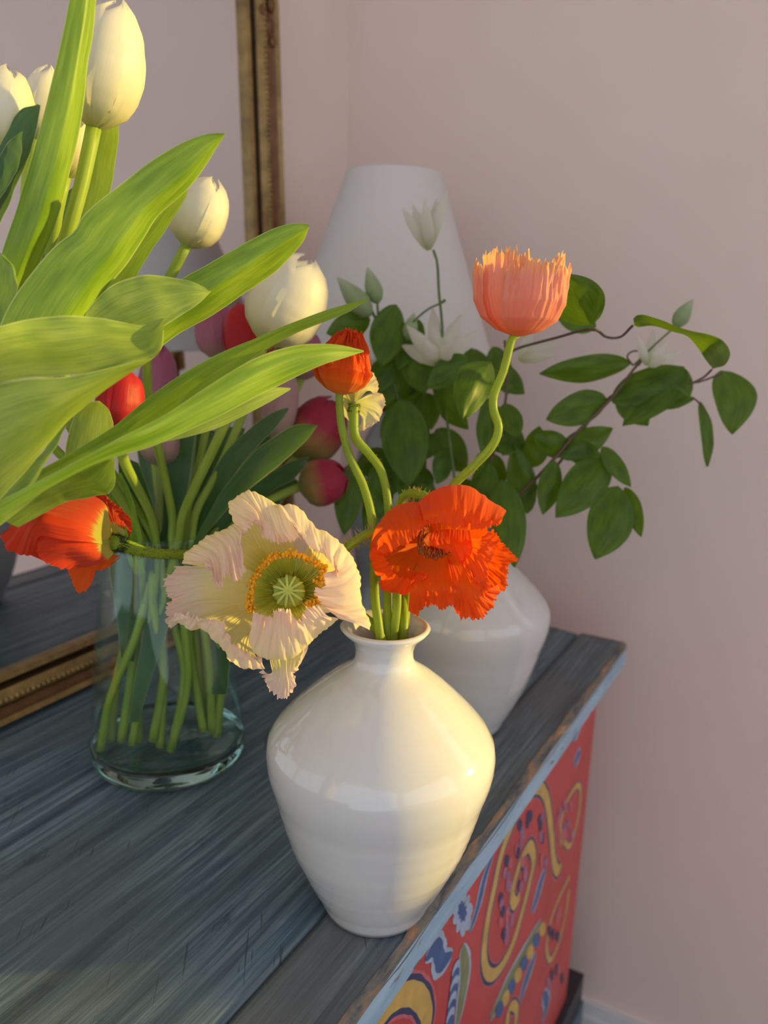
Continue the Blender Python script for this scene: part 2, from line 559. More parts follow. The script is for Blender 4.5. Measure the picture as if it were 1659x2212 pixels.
def tube_pts(pts, rad, n=10, k=40):
    """pts world points, rad number or list of radii along it"""
    c = crspline(pts, k)
    r = np.interp(np.linspace(0, 1, k), np.linspace(0, 1, len(rad)), rad) if hasattr(rad, '__len__') else np.full(k, rad)
    t = np.gradient(c, axis=0)
    t /= np.linalg.norm(t, axis=1, keepdims=True) + 1e-12
    a = np.cross(t[0], [0.31, 0.2, 0.93])
    a /= np.linalg.norm(a)
    V, frames = [], []
    for i in range(k):
        a = a - t[i] * a.dot(t[i])
        a /= np.linalg.norm(a)
        b = np.cross(t[i], a)
        frames.append((c[i], a.copy(), b, r[i], t[i]))
        for j in range(n):
            w = 2 * math.pi * j / n
            V.append(c[i] + r[i] * (math.cos(w) * a + math.sin(w) * b))
    Fc = [(i * n + j, i * n + (j + 1) % n, (i + 1) * n + (j + 1) % n, (i + 1) * n + j) for i in range(k - 1) for j in range(n)]
    Fc.append(tuple(range(n))[::-1])
    Fc.append(tuple((k - 1) * n + j for j in range(n)))
    UV = [(i / (k - 1) * 3, j / n) for i in range(k) for j in range(n)]
    return V, Fc, UV, frames


def tube(name, pts, rad, mat, parent, n=10, k=40, **kw):
    V, Fc, UV, fr = tube_pts(pts, rad, n, k)
    o = mesh(name, V, Fc, mat, parent, True, UV, **kw)
    return o, fr


def hairs(name, frames, count, length, mat, parent, t0=0.0, t1=1.0, thick=0.00016, seed=1):
    rnd = random.Random(seed)
    g = Geo()
    k = len(frames)
    for _ in range(count):
        s = rnd.uniform(t0, t1) * (k - 1)
        i = min(int(s), k - 2)
        c, a, b, r, t = frames[i]
        c2 = frames[i + 1][0]
        c = c + (c2 - c) * (s - i)
        w = rnd.uniform(0, 2 * math.pi)
        n = math.cos(w) * a + math.sin(w) * b
        L = length * rnd.uniform(0.5, 1.2)
        d = n + t * rnd.uniform(-0.5, 0.5) + a * rnd.uniform(-.3, .3)
        p0 = c + n * r * 0.95
        p1 = p0 + d * L * 0.55
        p2 = p0 + d * L + t * rnd.uniform(-0.4, 0.4) * L
        sd_ = np.cross(n, t) * thick
        sv = t * thick
        g.add([p0 + sd_, p0 - sd_ * 0.5 + sv, p0 - sd_ * 0.5 - sv, p1 + sd_ * .7, p1 - sd_ * 0.35 + sv * .7, p1 - sd_ * 0.35 - sv * .7, p2],
              [(0, 1, 4, 3), (1, 2, 5, 4), (2, 0, 3, 5), (3, 4, 6), (4, 5, 6), (5, 3, 6)])
    return g.build(name, mat, parent, kind='stuff')


def lathe(name, prof, center, mat, parent=None, n=64, k=None, sm=True, kw=None):
    p = crspline(np.array(prof, float), k) if k else np.array(prof, float)
    V = []
    for r, z in p:
        for j in range(n):
            w = 2 * math.pi * j / n
            V.append((center[0] + r * math.cos(w), center[1] + r * math.sin(w), center[2] + z))
    kk = len(p)
    Fc = [(i * n + j, i * n + (j + 1) % n, (i + 1) * n + (j + 1) % n, (i + 1) * n + j) for i in range(kk - 1) for j in range(n)]
    if p[0][0] > 1e-6:
        Fc.append(tuple(range(n))[::-1])
    if p[-1][0] > 1e-6:
        pass
    return mesh(name, V, Fc, mat, parent, sm, None, **(kw or {}))


def struct(o):
    o['kind'] = 'structure'
    return o


# ------------------------------------------------------------------ the room
XW, YW = -0.573, 0.92            # back wall and end wall, survey units
ZF = -FLOOR + HT                  # floor, counted from the chest top
ZCEIL = ZF + 2.15
X1, Y0 = 1.75, -1.6


def ubox(g, a, b, mi=0):
    return g.box(U(*a), U(*b), mi)


WX0, WX1, WZ0, WZ1 = 0.455, 0.865, 0.190, 1.15     # window opening in the end wall
g = Geo()
ubox(g, (XW - .1, Y0, ZF), (XW, YW + .1, ZCEIL))
struct(g.build('wall_back', MT['wall'], None, False))
g = Geo()
ubox(g, (XW, YW, ZF), (WX0, YW + .05, ZCEIL))
ubox(g, (WX1, YW, ZF), (X1, YW + .05, ZCEIL))
ubox(g, (WX0, YW, ZF), (WX1, YW + .05, WZ0))
ubox(g, (WX0, YW, WZ1), (WX1, YW + .05, ZCEIL))
struct(g.build('wall_end', MT['wall'], None, False))
g = Geo()
ubox(g, (X1, Y0, ZF), (X1 + .1, YW + .05, -.10))
ubox(g, (X1, Y0, 1.30), (X1 + .1, YW + .05, ZCEIL))
ubox(g, (X1, Y0, -.10), (X1 + .1, -1.35, 1.30))
ubox(g, (X1, .82, -.10), (X1 + .1, YW + .05, 1.30))
struct(g.build('wall_right', MT['wall'], None, False))
g = Geo()
ubox(g, (XW - .1, Y0, ZF - .05), (X1 + .1, YW + .1, ZF))
struct(g.build('floor', MT['floor'], None, False))
g = Geo()
ubox(g, (XW - .1, Y0, ZCEIL), (X1 + .1, YW + .1, ZCEIL + .05))
struct(g.build('ceiling', MT['ceil'], None, False))
g = Geo()
ubox(g, (XW, YW - .012, ZF), (X1, YW, ZF + .10))
ubox(g, (XW, YW - .009, ZF + .10), (X1, YW, ZF + .118))
struct(g.build('baseboard_end', MT['skirt'], None, False))
g = Geo()                                                       # window frame and mullion in the end wall
w = .008
for a, b in (((WX0, WZ0), (WX0 + w, WZ1)), ((WX1 - w, WZ0), (WX1, WZ1)), ((WX0, WZ0), (WX1, WZ0 + w)), ((WX0, WZ1 - w), (WX1, WZ1)),
             ((WX0, .80), (WX1, .815))):
    ubox(g, (a[0], YW + .01, a[1]), (b[0], YW + .03, b[1]))
ubox(g, (WX0 - .02, YW - .02, WZ0 - .03), (WX1 + .02, YW, WZ0 - .01))
struct(g.build('window_1', MT['skirt'], None, False))

g = Geo()                                                       # unseen wide casement, added in the right wall to brighten the end wall
for ya in (-1.35, -.63, .09, .80):
    ubox(g, (X1 + .03, ya, -.10), (X1 + .055, ya + .02, 1.30))
ubox(g, (X1 + .03, -1.35, -.10), (X1 + .055, .82, -.08))
ubox(g, (X1 + .03, -1.35, 1.28), (X1 + .055, .82, 1.30))
ubox(g, (X1 - .03, -1.37, -.12), (X1, .84, -.10))
struct(g.build('added_window', MT['skirt'], None, False))

# ------------------------------------------------------------------ painted chest
EX = -0.1572                       # front edge of the top
PX = -0.1715                      # painted front
CY0, CY1 = -0.42, 0.80
TH = 0.0225
chest = thing('painted_chest', 'weathered blue-grey topped chest with red scroll-painted front under the vases', 'chest', U(-.36, .2, ZF))


def plank(name, x0, x1, y0, y1, z0, z1, mat):
    """board with softened long edges and a slightly wavy surface"""
    nx, ny = 16, 80
    xs = np.linspace(x0, x1, nx + 1)
    ys = np.linspace(y0, y1, ny + 1)
    G = np.zeros((ny + 1, nx + 1, 3))
    for j, y in enumerate(ys):
        for i, x in enumerate(xs):
            e = min(x - x0, x1 - x)
            z = z1 - 0.0018 * math.exp(-e / 0.0016) + 0.0005 * nz(x * 30, y * 8, 2.0) - 0.0005
            G[j, i] = U(x, y, z)
    v = G.reshape(-1, 3).tolist()
    f = grid_faces(nx, ny)
    gg = Geo().add(v, f)
    k = len(gg.v)
    # skirt down to the underside
    ring = [i for i in range(nx + 1)] + [j * (nx + 1) + nx for j in range(1, ny + 1)] + [ny * (nx + 1) + i for i in range(nx - 1, -1, -1)] + [j * (nx + 1) for j in range(ny - 1, 0, -1)]
    low = [(gg.v[i][0], gg.v[i][1], TOP + z0 * SC) for i in ring]
    gg.add(low, [])
    n = len(ring)
    for i in range(n):
        gg.f.append((ring[(i + 1) % n], ring[i], k + i, k + (i + 1) % n))
    gg.f.append(tuple(k + i for i in range(n)))
    gg.fm += [0] * (n + 1)
    return gg.build(name, mat, chest, True)


SEAM = -0.2071
plank('plank', XW + .005, SEAM - .0009, CY0, CY1, -TH, 0.0, MT['wood'])
plank('plank', SEAM + .0009, EX - .0012, CY0, CY1, -TH, 0.0003, MT['wood2'])
g = Geo()
ubox(g, (EX - .0012, CY0, -TH), (EX, CY1 - .0003, -.0045))
g.build('painted_edge', MT['edge'], chest, False, label='pale blue painted edge of the top')
g = Geo()                                                       # worn arris between top and edge, chipped
nseg = 160
for i in range(nseg):
    ya = CY0 + (CY1 - CY0) * i / nseg
    yb = CY0 + (CY1 - CY0) * (i + 1) / nseg
    wa = 0.0032 + 0.0028 * (nz(ya * 30, 1.3) + 0.5 * nz(ya * 90, 4.3))
    wb = 0.0032 + 0.0028 * (nz(yb * 30, 1.3) + 0.5 * nz(yb * 90, 4.3))
    ha = 0.004 + 0.003 * nz(ya * 26, 7.7)
    hb = 0.004 + 0.003 * nz(yb * 26, 7.7)
    g.add([U(EX - .0015 - wa, ya, .00045), U(EX - .0012, ya, -.0006), U(EX + .0002, ya, -.002 - ha),
           U(EX - .0015 - wb, yb, .00045), U(EX - .0012, yb, -.0006), U(EX + .0002, yb, -.002 - hb)], [(0, 3, 4, 1), (1, 4, 5, 2)])
g.build('worn_arris', MT['worn'], chest, True, label='bare worn wood along the edge')
FY1 = 0.757
ZB = -0.40                        # bottom of the painted body
g = Geo()
ubox(g, (XW + .02, CY0 + .04, ZB), (PX - .004, FY1, -TH - .0002))
g.build('body', MT['red'], chest, False)
g = Geo()
ubox(g, (PX - .004, CY0 + .04, ZB), (PX, FY1, -TH))
g.build('front_panel', MT['red'], chest, False)
g = Geo()
ubox(g, (XW + .01, CY0, ZF + .01), (-.164, CY1, ZB))
g.build('plinth', MT['plinth'], chest, False)
g = Geo()
ubox(g, (-.164, CY0, ZF), (-.161, CY1, ZB - .035))
g.build('plinth_board', MT['plinth_face'], chest, False)
PZOFF = [0]


def panel(x, y, lift):
    return on_x(780 + x / 2.765, 1450 + y / 2.765, PX + 0.0002 + lift)


def ribbon(name, pts, width, mat, lift=0.0, taper=True, n=70):
    PZOFF[0] += 1
    lift = lift + PZOFF[0] * 0.000004
    c = crspline([panel(x, y, lift) for x, y in pts], n)
    t = np.gradient(c, axis=0)
    t /= np.linalg.norm(t, axis=1, keepdims=True) + 1e-12
    s = np.cross(t, [1, 0, 0])
    gg = Geo()
    V, fs = [], []
    for i in range(n):
        u = i / (n - 1)
        w_ = width * SC * 0.5 * ((math.sin(math.pi * u) ** 0.6 * 0.85 + 0.15) if taper else 1.0) * (1 + 0.12 * nz(u * 9, len(name), PZOFF[0]))
        V += [c[i] - s[i] * w_, c[i] + s[i] * w_, c[i] + s[i] * w_ * .96 - np.array([.0002, 0, 0]), c[i] - s[i] * w_ * .96 - np.array([.0002, 0, 0])]
    for i in range(n - 1):
        a = i * 4
        fs += [(a, a + 1, a + 5, a + 4), (a + 1, a + 2, a + 6, a + 5), (a + 3, a, a + 4, a + 7)]
    gg.add(V, fs)
    return gg.build(name, mat, chest, False)


S1 = [(1195, 1150), (1180, 1195), (1155, 1150), (1140, 1000), (1125, 860), (1105, 750), (1060, 695), (990, 745), (910, 900), (840, 1090), (795, 1300), (755, 1500), (735, 1690), (755, 1800), (810, 1800), (890, 1670), (960, 1450), (1010, 1250), (1032, 1130), (1010, 1045), (965, 1110), (925, 1230), (903, 1340), (920, 1390), (948, 1340)]
S2 = [(60, 2190), (110, 2080), (180, 1985), (260, 1930), (330, 1935), (380, 2000), (395, 2100), (370, 2190)]
S3 = [(1195, 1040), (1195, 900), (1235, 770), (1290, 685), (1312, 720), (1295, 880), (1250, 1040), (1212, 1020)]
S4 = [(1245, 1225), (1185, 1350), (1130, 1500), (1108, 1650), (1132, 1725), (1180, 1620), (1222, 1450), (1243, 1300)]
S5 = [(870, 2160), (880, 2040), (905, 1995), (930, 2030), (915, 2150)]
for nm, s, w_ in (('painted_scroll', S1, .0105), ('painted_scroll', S2, .015), ('painted_scroll', S3, .006), ('painted_scroll', S4, .006), ('painted_scroll', S5, .009)):
    ribbon(nm, s, w_ * 1.75, MT['p_pink'], 0.0, False, 120)
    ribbon(nm, s, w_ * 1.45, MT['p_navy'], 0.0, False, 120)
    ribbon(nm, s, w_, MT['p_yel'], 0.0, False, 120)
for pts, w_ in (([(1105, 1175), (1075, 1260), (1050, 1350), (1020, 1450)], .02), ([(1045, 1680), (1010, 1780), (975, 1880), (950, 1980)], .02),
                ([(1320, 290), (1300, 330), (1280, 370), (1265, 420)], .022), ([(1310, 480), (1290, 520), (1275, 570)], .018),
                ([(385, 1720), (450, 1650), (480, 1740), (545, 1690)], .022), ([(790, 1090), (740, 1230), (700, 1400), (650, 1560)], .014),
                ([(1090, 1920), (1110, 1990), (1080, 2100)], .02)):
    ribbon('painted_leaf', pts, w_, MT['p_lblue'])
    ribbon('painted_leaf', pts, w_ * 0.62, MT['p_blue'])
for pts, w_ in (([(605, 1640), (620, 1800), (600, 1960), (570, 2140)], .022), ([(1075, 1490), (980, 1680), (880, 1860), (770, 2080)], .024)):
    ribbon('painted_feather', pts, w_, MT['p_lblue'])
    ribbon('painted_feather', pts, w_ * 0.7, MT['p_green'])
rnd = random.Random(3)
for i in range(9):                                              # blue and white daisy by the edge
    a = i * 2 * math.pi / 9
    ribbon('painted_petal', [(605, 1435), (605 + 32 * math.cos(a), 1435 + 75 * math.sin(a)), (605 + 60 * math.cos(a), 1440 + 140 * math.sin(a))], .011, MT['p_lblue'], n=14)
for i in range(9):
    a = i * 2 * math.pi / 9 + .3
    ribbon('painted_petal', [(605, 1435), (605 + 16 * math.cos(a), 1435 + 38 * math.sin(a)), (605 + 28 * math.cos(a), 1435 + 66 * math.sin(a))], .004, MT['p_blue'], n=10)
for (x, y) in ((1010, 900), (960, 960), (1080, 960), (940, 1060), (870, 1250), (880, 1180), (900, 1450), (850, 1540), (840, 1400), (1060, 880), (1180, 880), (1230, 830), (960, 1180), (970, 1260), (1180, 1450), (1150, 1560), (1200, 950), (1240, 950), (860, 1600), (1080, 1120), (1130, 1850), (1180, 1800)):
    for q in range(3):
        dx, dy = rnd.uniform(-25, 25), rnd.uniform(-45, 45)
        ribbon('painted_dab', [(x + dx - 6, y + dy - 28), (x + dx + rnd.uniform(-4, 8), y + dy), (x + dx + 4, y + dy + 28)], .008, rnd.choice([MT['p_mauve'], MT['p_mauve'], MT['p_pink'], MT['p_navy']]), n=12)
for i in range(8):
    u = i / 7
    ribbon('painted_dab', [(1065 - 255 * u, 1530 + 480 * u), (1085 - 255 * u, 1540 + 480 * u), (1100 - 255 * u, 1560 + 480 * u)], .012, MT['p_blue'] if i % 2 else MT['p_yel'], n=10)
    ribbon('painted_dab', [(590 - 40 * u, 1770 + 330 * u), (565 - 40 * u, 1780 + 330 * u), (545 - 40 * u, 1800 + 330 * u)], .012, MT['p_blue'] if i % 2 else MT['p_lblue'], n=10)

# ------------------------------------------------------------------ leaning mirror
mir = thing('gilt_mirror', 'large mirror in a worn gilt frame leaning on the pink wall', 'mirror', U(-.53, .2, 0))
LEAN = 0.045


def MP(y, z, out):
    """point on the leaning mirror: along, up, out of its face (survey units)"""
    return U(-.516 - LEAN * z - .018 + out, y, z + 0.001 + 0.002)


MY0, MY1, MZ1 = -.45, .741, .98
FW = .043
PROF = [(0.0, .001, 0), (.02, .008, 0), (.14, .009, 0), (.18, .004, 1), (.26, .003, 1), (.30, .010, 0), (.46, .014, 0), (.55, .0125, 0), (.60, .012, 2), (.70, .010, 2), (.82, .0125, 2), (.86, .015, 0), (.95, .018, 0), (1.0, .015, 0), (1.0, -.006, 2)]


def rail(name, a_in, b_in, a_out, b_out):
    """frame member lofted from the sight edge line (a_in, b_in) to the outer line"""
    G = Geo()
    n = 40
    V = []
    for (s, h, _) in PROF:
        for i in range(n + 1):
            t = i / n
            yi, zi = (a_in[0] * (1 - t) + b_in[0] * t, a_in[1] * (1 - t) + b_in[1] * t)
            yo, zo = (a_out[0] * (1 - t) + b_out[0] * t, a_out[1] * (1 - t) + b_out[1] * t)
            V.append(MP(yi * (1 - s) + yo * s, zi * (1 - s) + zo * s, h))
    Fs, Fm = [], []
    for j in range(len(PROF) - 1):
        for i in range(n):
            q = j * (n + 1) + i
            Fs.append((q, q + 1, q + n + 2, q + n + 1))
            Fm.append(PROF[j][2])
    o = mesh(name, V, Fs, None, mir, False, None, [MT['gilt'], MT['giltdark'], MT['giltbrown']], Fm)
    return o


iy0, iy1, iz0, iz1 = MY0 + FW, MY1 - FW, FW * .84, MZ1 - FW
rail('frame_rail', (iy0, iz0), (iy1, iz0), (MY0, 0), (MY1, 0))
rail('frame_rail', (iy0, iz1), (iy1, iz1), (MY0, MZ1), (MY1, MZ1))
rail('frame_stile', (iy1, iz0), (iy1, iz1), (MY1, 0), (MY1, MZ1))
rail('frame_stile', (iy0, iz0), (iy0, iz1), (MY0, 0), (MY0, MZ1))


def ball(g, c, r, n=6, m=4, sc=(1, 1, 1), mi=0):
    V = []
    for j in range(m + 1):
        th = math.pi * j / m
        for i in range(n):
            w = 2 * math.pi * i / n
            V.append((c[0] + r * sc[0] * math.sin(th) * math.cos(w), c[1] + r * sc[1] * math.sin(th) * math.sin(w), c[2] + r * sc[2] * math.cos(th)))
    g.add(V, [(j * n + i, j * n + (i + 1) % n, (j + 1) * n + (i + 1) % n, (j + 1) * n + i) for j in range(m) for i in range(n)], None, mi)


g = Geo()
s = .50
for i in range(190):
    ball(g, MP(iy1 + FW * s, iz0 + (iz1 - iz0) * i / 190, .0135), .0030 * SC, 6, 4)
for i in range(230):
    ball(g, MP(iy0 + (iy1 - iy0) * i / 230, iz0 * (1 - s), .0135), .0026 * SC, 6, 4)
g.build('bead_moulding', MT['gilt'], mir, True, kind='stuff', label='tiny beaded moulding of the frame')
g = Geo()
for (yy, zz, r, a) in ((.716, .565, .013, 1), (.722, .585, .012, 1), (.712, .60, .011, 1), (.724, .552, .009, 1.3), (.708, .576, .008, 1), (.715, .62, .012, 1), (.722, .645, .012, 1), (.712, .66, .01, 1)):
    ball(g, MP(yy + .010, zz + .012, .013), r * .62 * SC, 10, 8, (.6, .7 * a, 1.1))
g.build('carved_ornament', MT['giltbrown'], mir, True, label='carved leaf ornament on the frame')
g = Geo()
V = [MP(iy0 - .002, iz0 - .002, .002), MP(iy1 + .002, iz0 - .002, .002), MP(iy1 + .002, iz1, .002), MP(iy0 - .002, iz1, .002)]
V += [MP(iy0 - .002, iz0 - .002, -.003), MP(iy1 + .002, iz0 - .002, -.003), MP(iy1 + .002, iz1, -.003), MP(iy0 - .002, iz1, -.003)]
g.add(V, [(0, 1, 2, 3), (7, 6, 5, 4), (0, 4, 5, 1), (1, 5, 6, 2), (2, 6, 7, 3), (3, 7, 4, 0)])
g.build('mirror_glass', MT['mirror'], mir, False)

# ------------------------------------------------------------------ lamp
lp = U(-.403, .73, 0)
lamp = thing('table_lamp', 'table lamp with pale linen cone shade in the corner behind the flowers', 'lamp', lp)
sh = [(.102, .272), (.1018, .274), (.0445, .440), (.0440, .441), (.0432, .440), (.1005, .274), (.102, .272)]
lathe('lamp_shade', [(r * SC, z * SC) for r, z in sh], lp, MT['shade'], lamp, 72)
lathe('lamp_base', [(r * SC, z * SC) for r, z in ((.04, 0), (.041, .004), (.036, .012), (.026, .04), (.03, .08), (.036, .12), (.028, .17), (.012, .205), (.009, .215), (.0, .216))], lp, MT['lampbase'], lamp, 48, 60)
lathe('lamp_stem', [(r * SC, z * SC) for r, z in ((.005, .214), (.005, .25), (.012, .252), (.012, .29), (.004, .295), (.003, .43), (0, .431))], lp, MT['brass'], lamp, 20)

# ------------------------------------------------------------------ white stoneware vases
VP = [(0, .0015), (.0235, .0012), (.0268, 0), (.0285, .0022), (.0312, .0085), (.0318, .0098), (.0370, .020), (.0425, .032), (.0474, .0440), (.0518, .0585), (.0549, .0705), (.0564, .0757), (.0580, .0808), (.0594, .0880),
      (.0597, .0950), (.0585, .1010), (.0545, .1075), (.0470, .1160), (.0375, .1255), (.0285, .1335), (.0205, .1393), (.0165, .1425), (.0149, .1465), (.0151, .1520), (.0180, .1572), (.0218, .1607), (.0229, .1625), (.0219, .1640),
      (.0187, .1622), (.0148, .1570), (.0128, .1500), (.0140, .1440), (.0290, .129), (.050, .105), (.0555, .094), (.050, .068), (.037, .030), (.024, .008), (0, .006)]


def stoneware(name, label, c, k=1.0):
    t = thing(name, label, 'vase', c, 'white stoneware vases')
    p = crspline(np.array(VP), 150) * SC * k
    p[:, 0] = np.maximum(p[:, 0], 0)
    # fine throwing rings
    for i in range(len(p)):
        if i < 75:
            p[i, 0] += 0.00018 * math.sin(p[i, 1] * 900) * (1 if p[i, 0] > .02 else 0)
    lathe('body', p.tolist(), c, MT['ceramic'], t, 96)
    return t


def top_point(x, y):
    """where the line of sight meets the chest top"""
    r = ray(x, y)
    t = -HT / r[2]
    return U(r[0] * t, r[1] * t, 0)


def height_at(c, x, y):
    """height above the chest top, over the spot c, of what is seen at (x, y), survey units"""
    r = ray(x, y)
    return r[2] * math.hypot(c[0], c[1]) / SC / math.hypot(r[0], r[1]) + HT


v1 = top_point(811, 1948)
v2 = top_point(1003, 1562)
stoneware('stoneware_vase', 'glossy white narrow-necked vase in front holding the poppies', v1)
stoneware('stoneware_vase', 'white shouldered vase at the back holding the clematis', v2)

# ------------------------------------------------------------------ glass vase
gc = top_point(366, 1627)
gk = height_at(gc, 364, 1136) / .166
gv = thing('glass_vase', 'tapered green-tinted glass vase of water holding the tulip stems', 'vase', gc)
outer = [(.046, 0), (.0515, .0015), (.0538, .006), (.0538, .014), (.0528, .026), (.0508, .05), (.0485, .077), (.0450, .11), (.0415, .14), (.0395, .160), (.0405, .166)]
inner = [(.0398, .1665), (.0380, .160), (.0398, .14), (.0432, .11), (.0467, .077), (.0490, .05), (.0508, .026), (.0512, .0165)]
outer = [(r, z if z < .02 else .02 + (z - .02) * (gk * .166 - .02) / .146) for r, z in outer]
inner = [(r, z if z < .02 else .02 + (z - .02) * (gk * .166 - .02) / .146) for r, z in inner]
WLV = height_at(gc, 364, 1262)
po = crspline(np.array(outer[3:]), 40)
pi_ = crspline(np.array(inner), 40)
lathe('glass_wall', (np.vstack([po, pi_]) * SC).tolist(), gc, MT['glass'], gv, 72)
pb = np.vstack([np.array([[0, .002], [.03, .0015]]), crspline(np.array(outer[:4]), 16), np.array([[.0512, .0160], [.045, .0125], [.03, .0105], [.012, .0115], [0, .013]])])
lathe('glass_base', (pb * SC).tolist(), gc, MT['glassbase'], gv, 72)
wr = np.interp(WLV, [z for r, z in inner[::-1]], [r for r, z in inner[::-1]]) - .0004
wl = [(0, WLV), (wr - .0015, WLV), (wr - .0003, WLV + .001), (wr, WLV + .0005)]
lathe('water', [(r * SC, z * SC) for r, z in wl], gc, MT['water'], gv, 64)

# ------------------------------------------------------------------ flower builders
def dd(n, d):
    """depth list from a (start, end) pair or number"""
    if hasattr(d, '__len__'):
        return np.interp(np.linspace(0, 1, n), np.linspace(0, 1, len(d)), d)
    return np.full(n, d)


DOFF = [0.0]


def row(pts, d, c=None):
    """points of a traced line, c = (x offset, y offset, magnification) of the close-up it was read from"""
    z = dd(len(pts), d) + DOFF[0]
    out = []
    for (x, y), q in zip([p[:2] for p in pts], z):
        if c:
            x, y = c[0] + x / c[2], c[1] + y / c[2]
        out.append(P(x, y, q))
    return out


SEED = [0]


def blade(parent, A, B, dA, dB, fold=0.12, mat=None, wave=0.0012, nu=44, nv=10, name='leaf', crease=None):
    """tulip leaf between two traced edges, channelled along the middle"""
    SEED[0] += 3
    sd_ = SEED[0]
    a = crspline(row(A, dA), nu + 1)
    b = crspline(row(B, dB), nu + 1)
    wv = np.linalg.norm(b - a, axis=1, keepdims=True)
    away = (a + b) / 2 - np.array([0, 0, ZC])
    away /= np.linalg.norm(away, axis=1, keepdims=True)
    G = np.zeros((nv + 1, nu + 1, 3))
    for j in range(nv + 1):
        v = j / nv
        if crease is None:
            h = 1 - abs(2 * v - 1) ** 1.6
        else:
            h = 1 - (abs(v - crease) / (crease if v < crease else 1 - crease)) ** 1.2
        G[j] = a * (1 - v) + b * v + away * wv * fold * h
    dsp = lambda u, v: wave * (nz(u * 5, v * 1.2, sd_) + 0.5 * nz(u * 11, v * 2.2, sd_ + 4) * abs(2 * v - 1))
    return sheet(name, G, mat or MT['leaf'], parent, dsp)


def frame_of(axis):
    axis = axis / np.linalg.norm(axis)
    a = np.cross(axis, [0.13, 0.29, 0.95])
    if np.linalg.norm(a) < 1e-3:
        a = np.cross(axis, [1, 0, 0])
    a /= np.linalg.norm(a)
    return axis, a, np.cross(axis, a)


def tulip_bloom(parent, base, tip, width, mat, spin=0.0, openness=0.0, nu=16, nv=20):
    """six overlapping petals: base/tip are world points, width the full bloom width"""
    SEED[0] += 7
    L = np.linalg.norm(tip - base)
    ax, a, b = frame_of(tip - base)
    R = width / 2
    pr_t = [0, .05, .14, .28, .45, .62, .78, .9, 1.0]
    for k in range(6):
        inner_ = k % 2
        ang0 = spin + k * math.pi / 3 + nz(k, SEED[0]) * .15
        end = (.10 if not inner_ else .05) + openness * 1.2
        pr_r = [.16, .44, .76, .96, 1.0, .95, .79 + openness * .3, .53 + openness * .8, end]
        G = np.zeros((nv + 1, nu + 1, 3))
        ln = L * (1.0 - .05 * inner_ + .03 * nz(k * 3.1, SEED[0]))
        for j in range(nv + 1):
            t = j / nv
            r = np.interp(t, pr_t, pr_r) * R * (0.985 - 0.07 * inner_)
            hw = math.radians(70) * (1 if t < .5 else max(0.0, 1 - ((t - .5) / .5) ** 3.2) ** .5)
            hw = max(hw, math.radians(2.0))
            for i in range(nu + 1):
                s_ = i / nu * 2 - 1
                w_ = ang0 + s_ * hw
                rr = r * (1 + .045 * abs(s_) ** 2 * (t > .1) - .03 * math.exp(-(s_ / .1) ** 2)) + R * .03 * nz(s_ * 2, t * 3, SEED[0] + k)
                h = ln * (t - .035 * s_ * s_ * t) + ln * .012 * nz(s_ * 4, t * 5, SEED[0] + k + 3)
                G[j, i] = base + ax * h + rr * (math.cos(w_) * a + math.sin(w_) * b)
        sheet('petal', G, mat, parent)
    # receptacle
    g_ = Geo()
    c = base + ax * .001
    ball(g_, c, R * .22, 10, 6)
    g_.build('receptacle', MT['stem'], parent)


def tulip(label, base, tip, width, mat, d, stem=None, spin=0.0, openness=0.0, group=None, srad=.0032, smat=None):
    """base, tip in frame coordinates; d depth or (base depth, tip depth); stem = [(x, y, d)...]"""
    db, dt = (d if hasattr(d, '__len__') else (d, d))
    B, T = P(*base, db), P(*tip, dt)
    t = thing('tulip', label, 'tulip', P(*stem[-1]) if stem else B, group)
    tulip_bloom(t, B, T, width / F * (db + dt) / 2 * SC, mat, spin, openness)
    if stem:
        tube('stem', [B + (T - B) * .02] + [P(*s_) for s_ in stem], [srad * 1.15, srad, srad, srad * 1.1], smat or MT['stem'], t, 12, 48)
    return t


GT = 'tulips in the glass vase'
GP = 'poppies in the front white vase'

# ------------------------------------------------------------------ sunlit tulips, front left
tA = tulip('tall cream tulip in full sun, topmost bloom of the glass vase', (202, 278), (260, 0), 160, MT['t_white'], (.378, .368),
           [(176, 400, .378), (148, 500, .380), (105, 660, .40), (150, 900, .46), (300, 1150, .535), (300, 1300, .56), (282, 1470, .57), (262, 1600, .578)], .55, 0.0, GT, .0036)
tB = tulip('cream tulip cut by the left edge of the photo', (0, 330), (22, 142), 128, MT['t_white'], (.360, .356),
           [(-20, 420, .37), (-30, 600, .40), (60, 900, .46), (310, 1160, .54), (330, 1300, .552), (352, 1450, .562), (330, 1600, .572)], .2, 0.05, GT)
tC = tulip('shaded cream tulip half hidden behind the tall sunlit leaf', (78, 300), (108, 140), 90, MT['t_white'], (.42, .41),
           [(60, 380, .43), (60, 600, .44), (140, 900, .48), (320, 1170, .55), (300, 1350, .555), (240, 1500, .565), (216, 1625, .575)], .3, 0, GT)
tD = tulip('small cream tulip behind the sunlit stem and tall leaf', (140, 385), (160, 232), 96, MT['t_white'], (.395, .39),
           [(120, 480, .40), (110, 640, .42), (170, 900, .47), (330, 1160, .54), (360, 1300, .556), (398, 1450, .565), (372, 1612, .575)], .9, 0, GT)
tE = tulip('shaded white tulip beside the gilt mirror frame', (402, 532), (464, 384), 124, MT['t_white'], (.47, .465),
           [(372, 590, .475), (330, 680, .48), (320, 850, .50), (370, 1100, .54), (372, 1170, .545), (395, 1330, .556), (404, 1480, .566), (368, 1622, .576)], .1, 0.02, GT)
tF = tulip('large white tulip leaning right above the red tulip', (572, 742), (672, 556), 172, MT['t_white'], (.495, .488),
           [(540, 800, .50), (470, 950, .51), (400, 1100, .53), (385, 1170, .545), (350, 1330, .556), (352, 1470, .566), (346, 1612, .578)], 1.3, 0.06, GT, .0036)

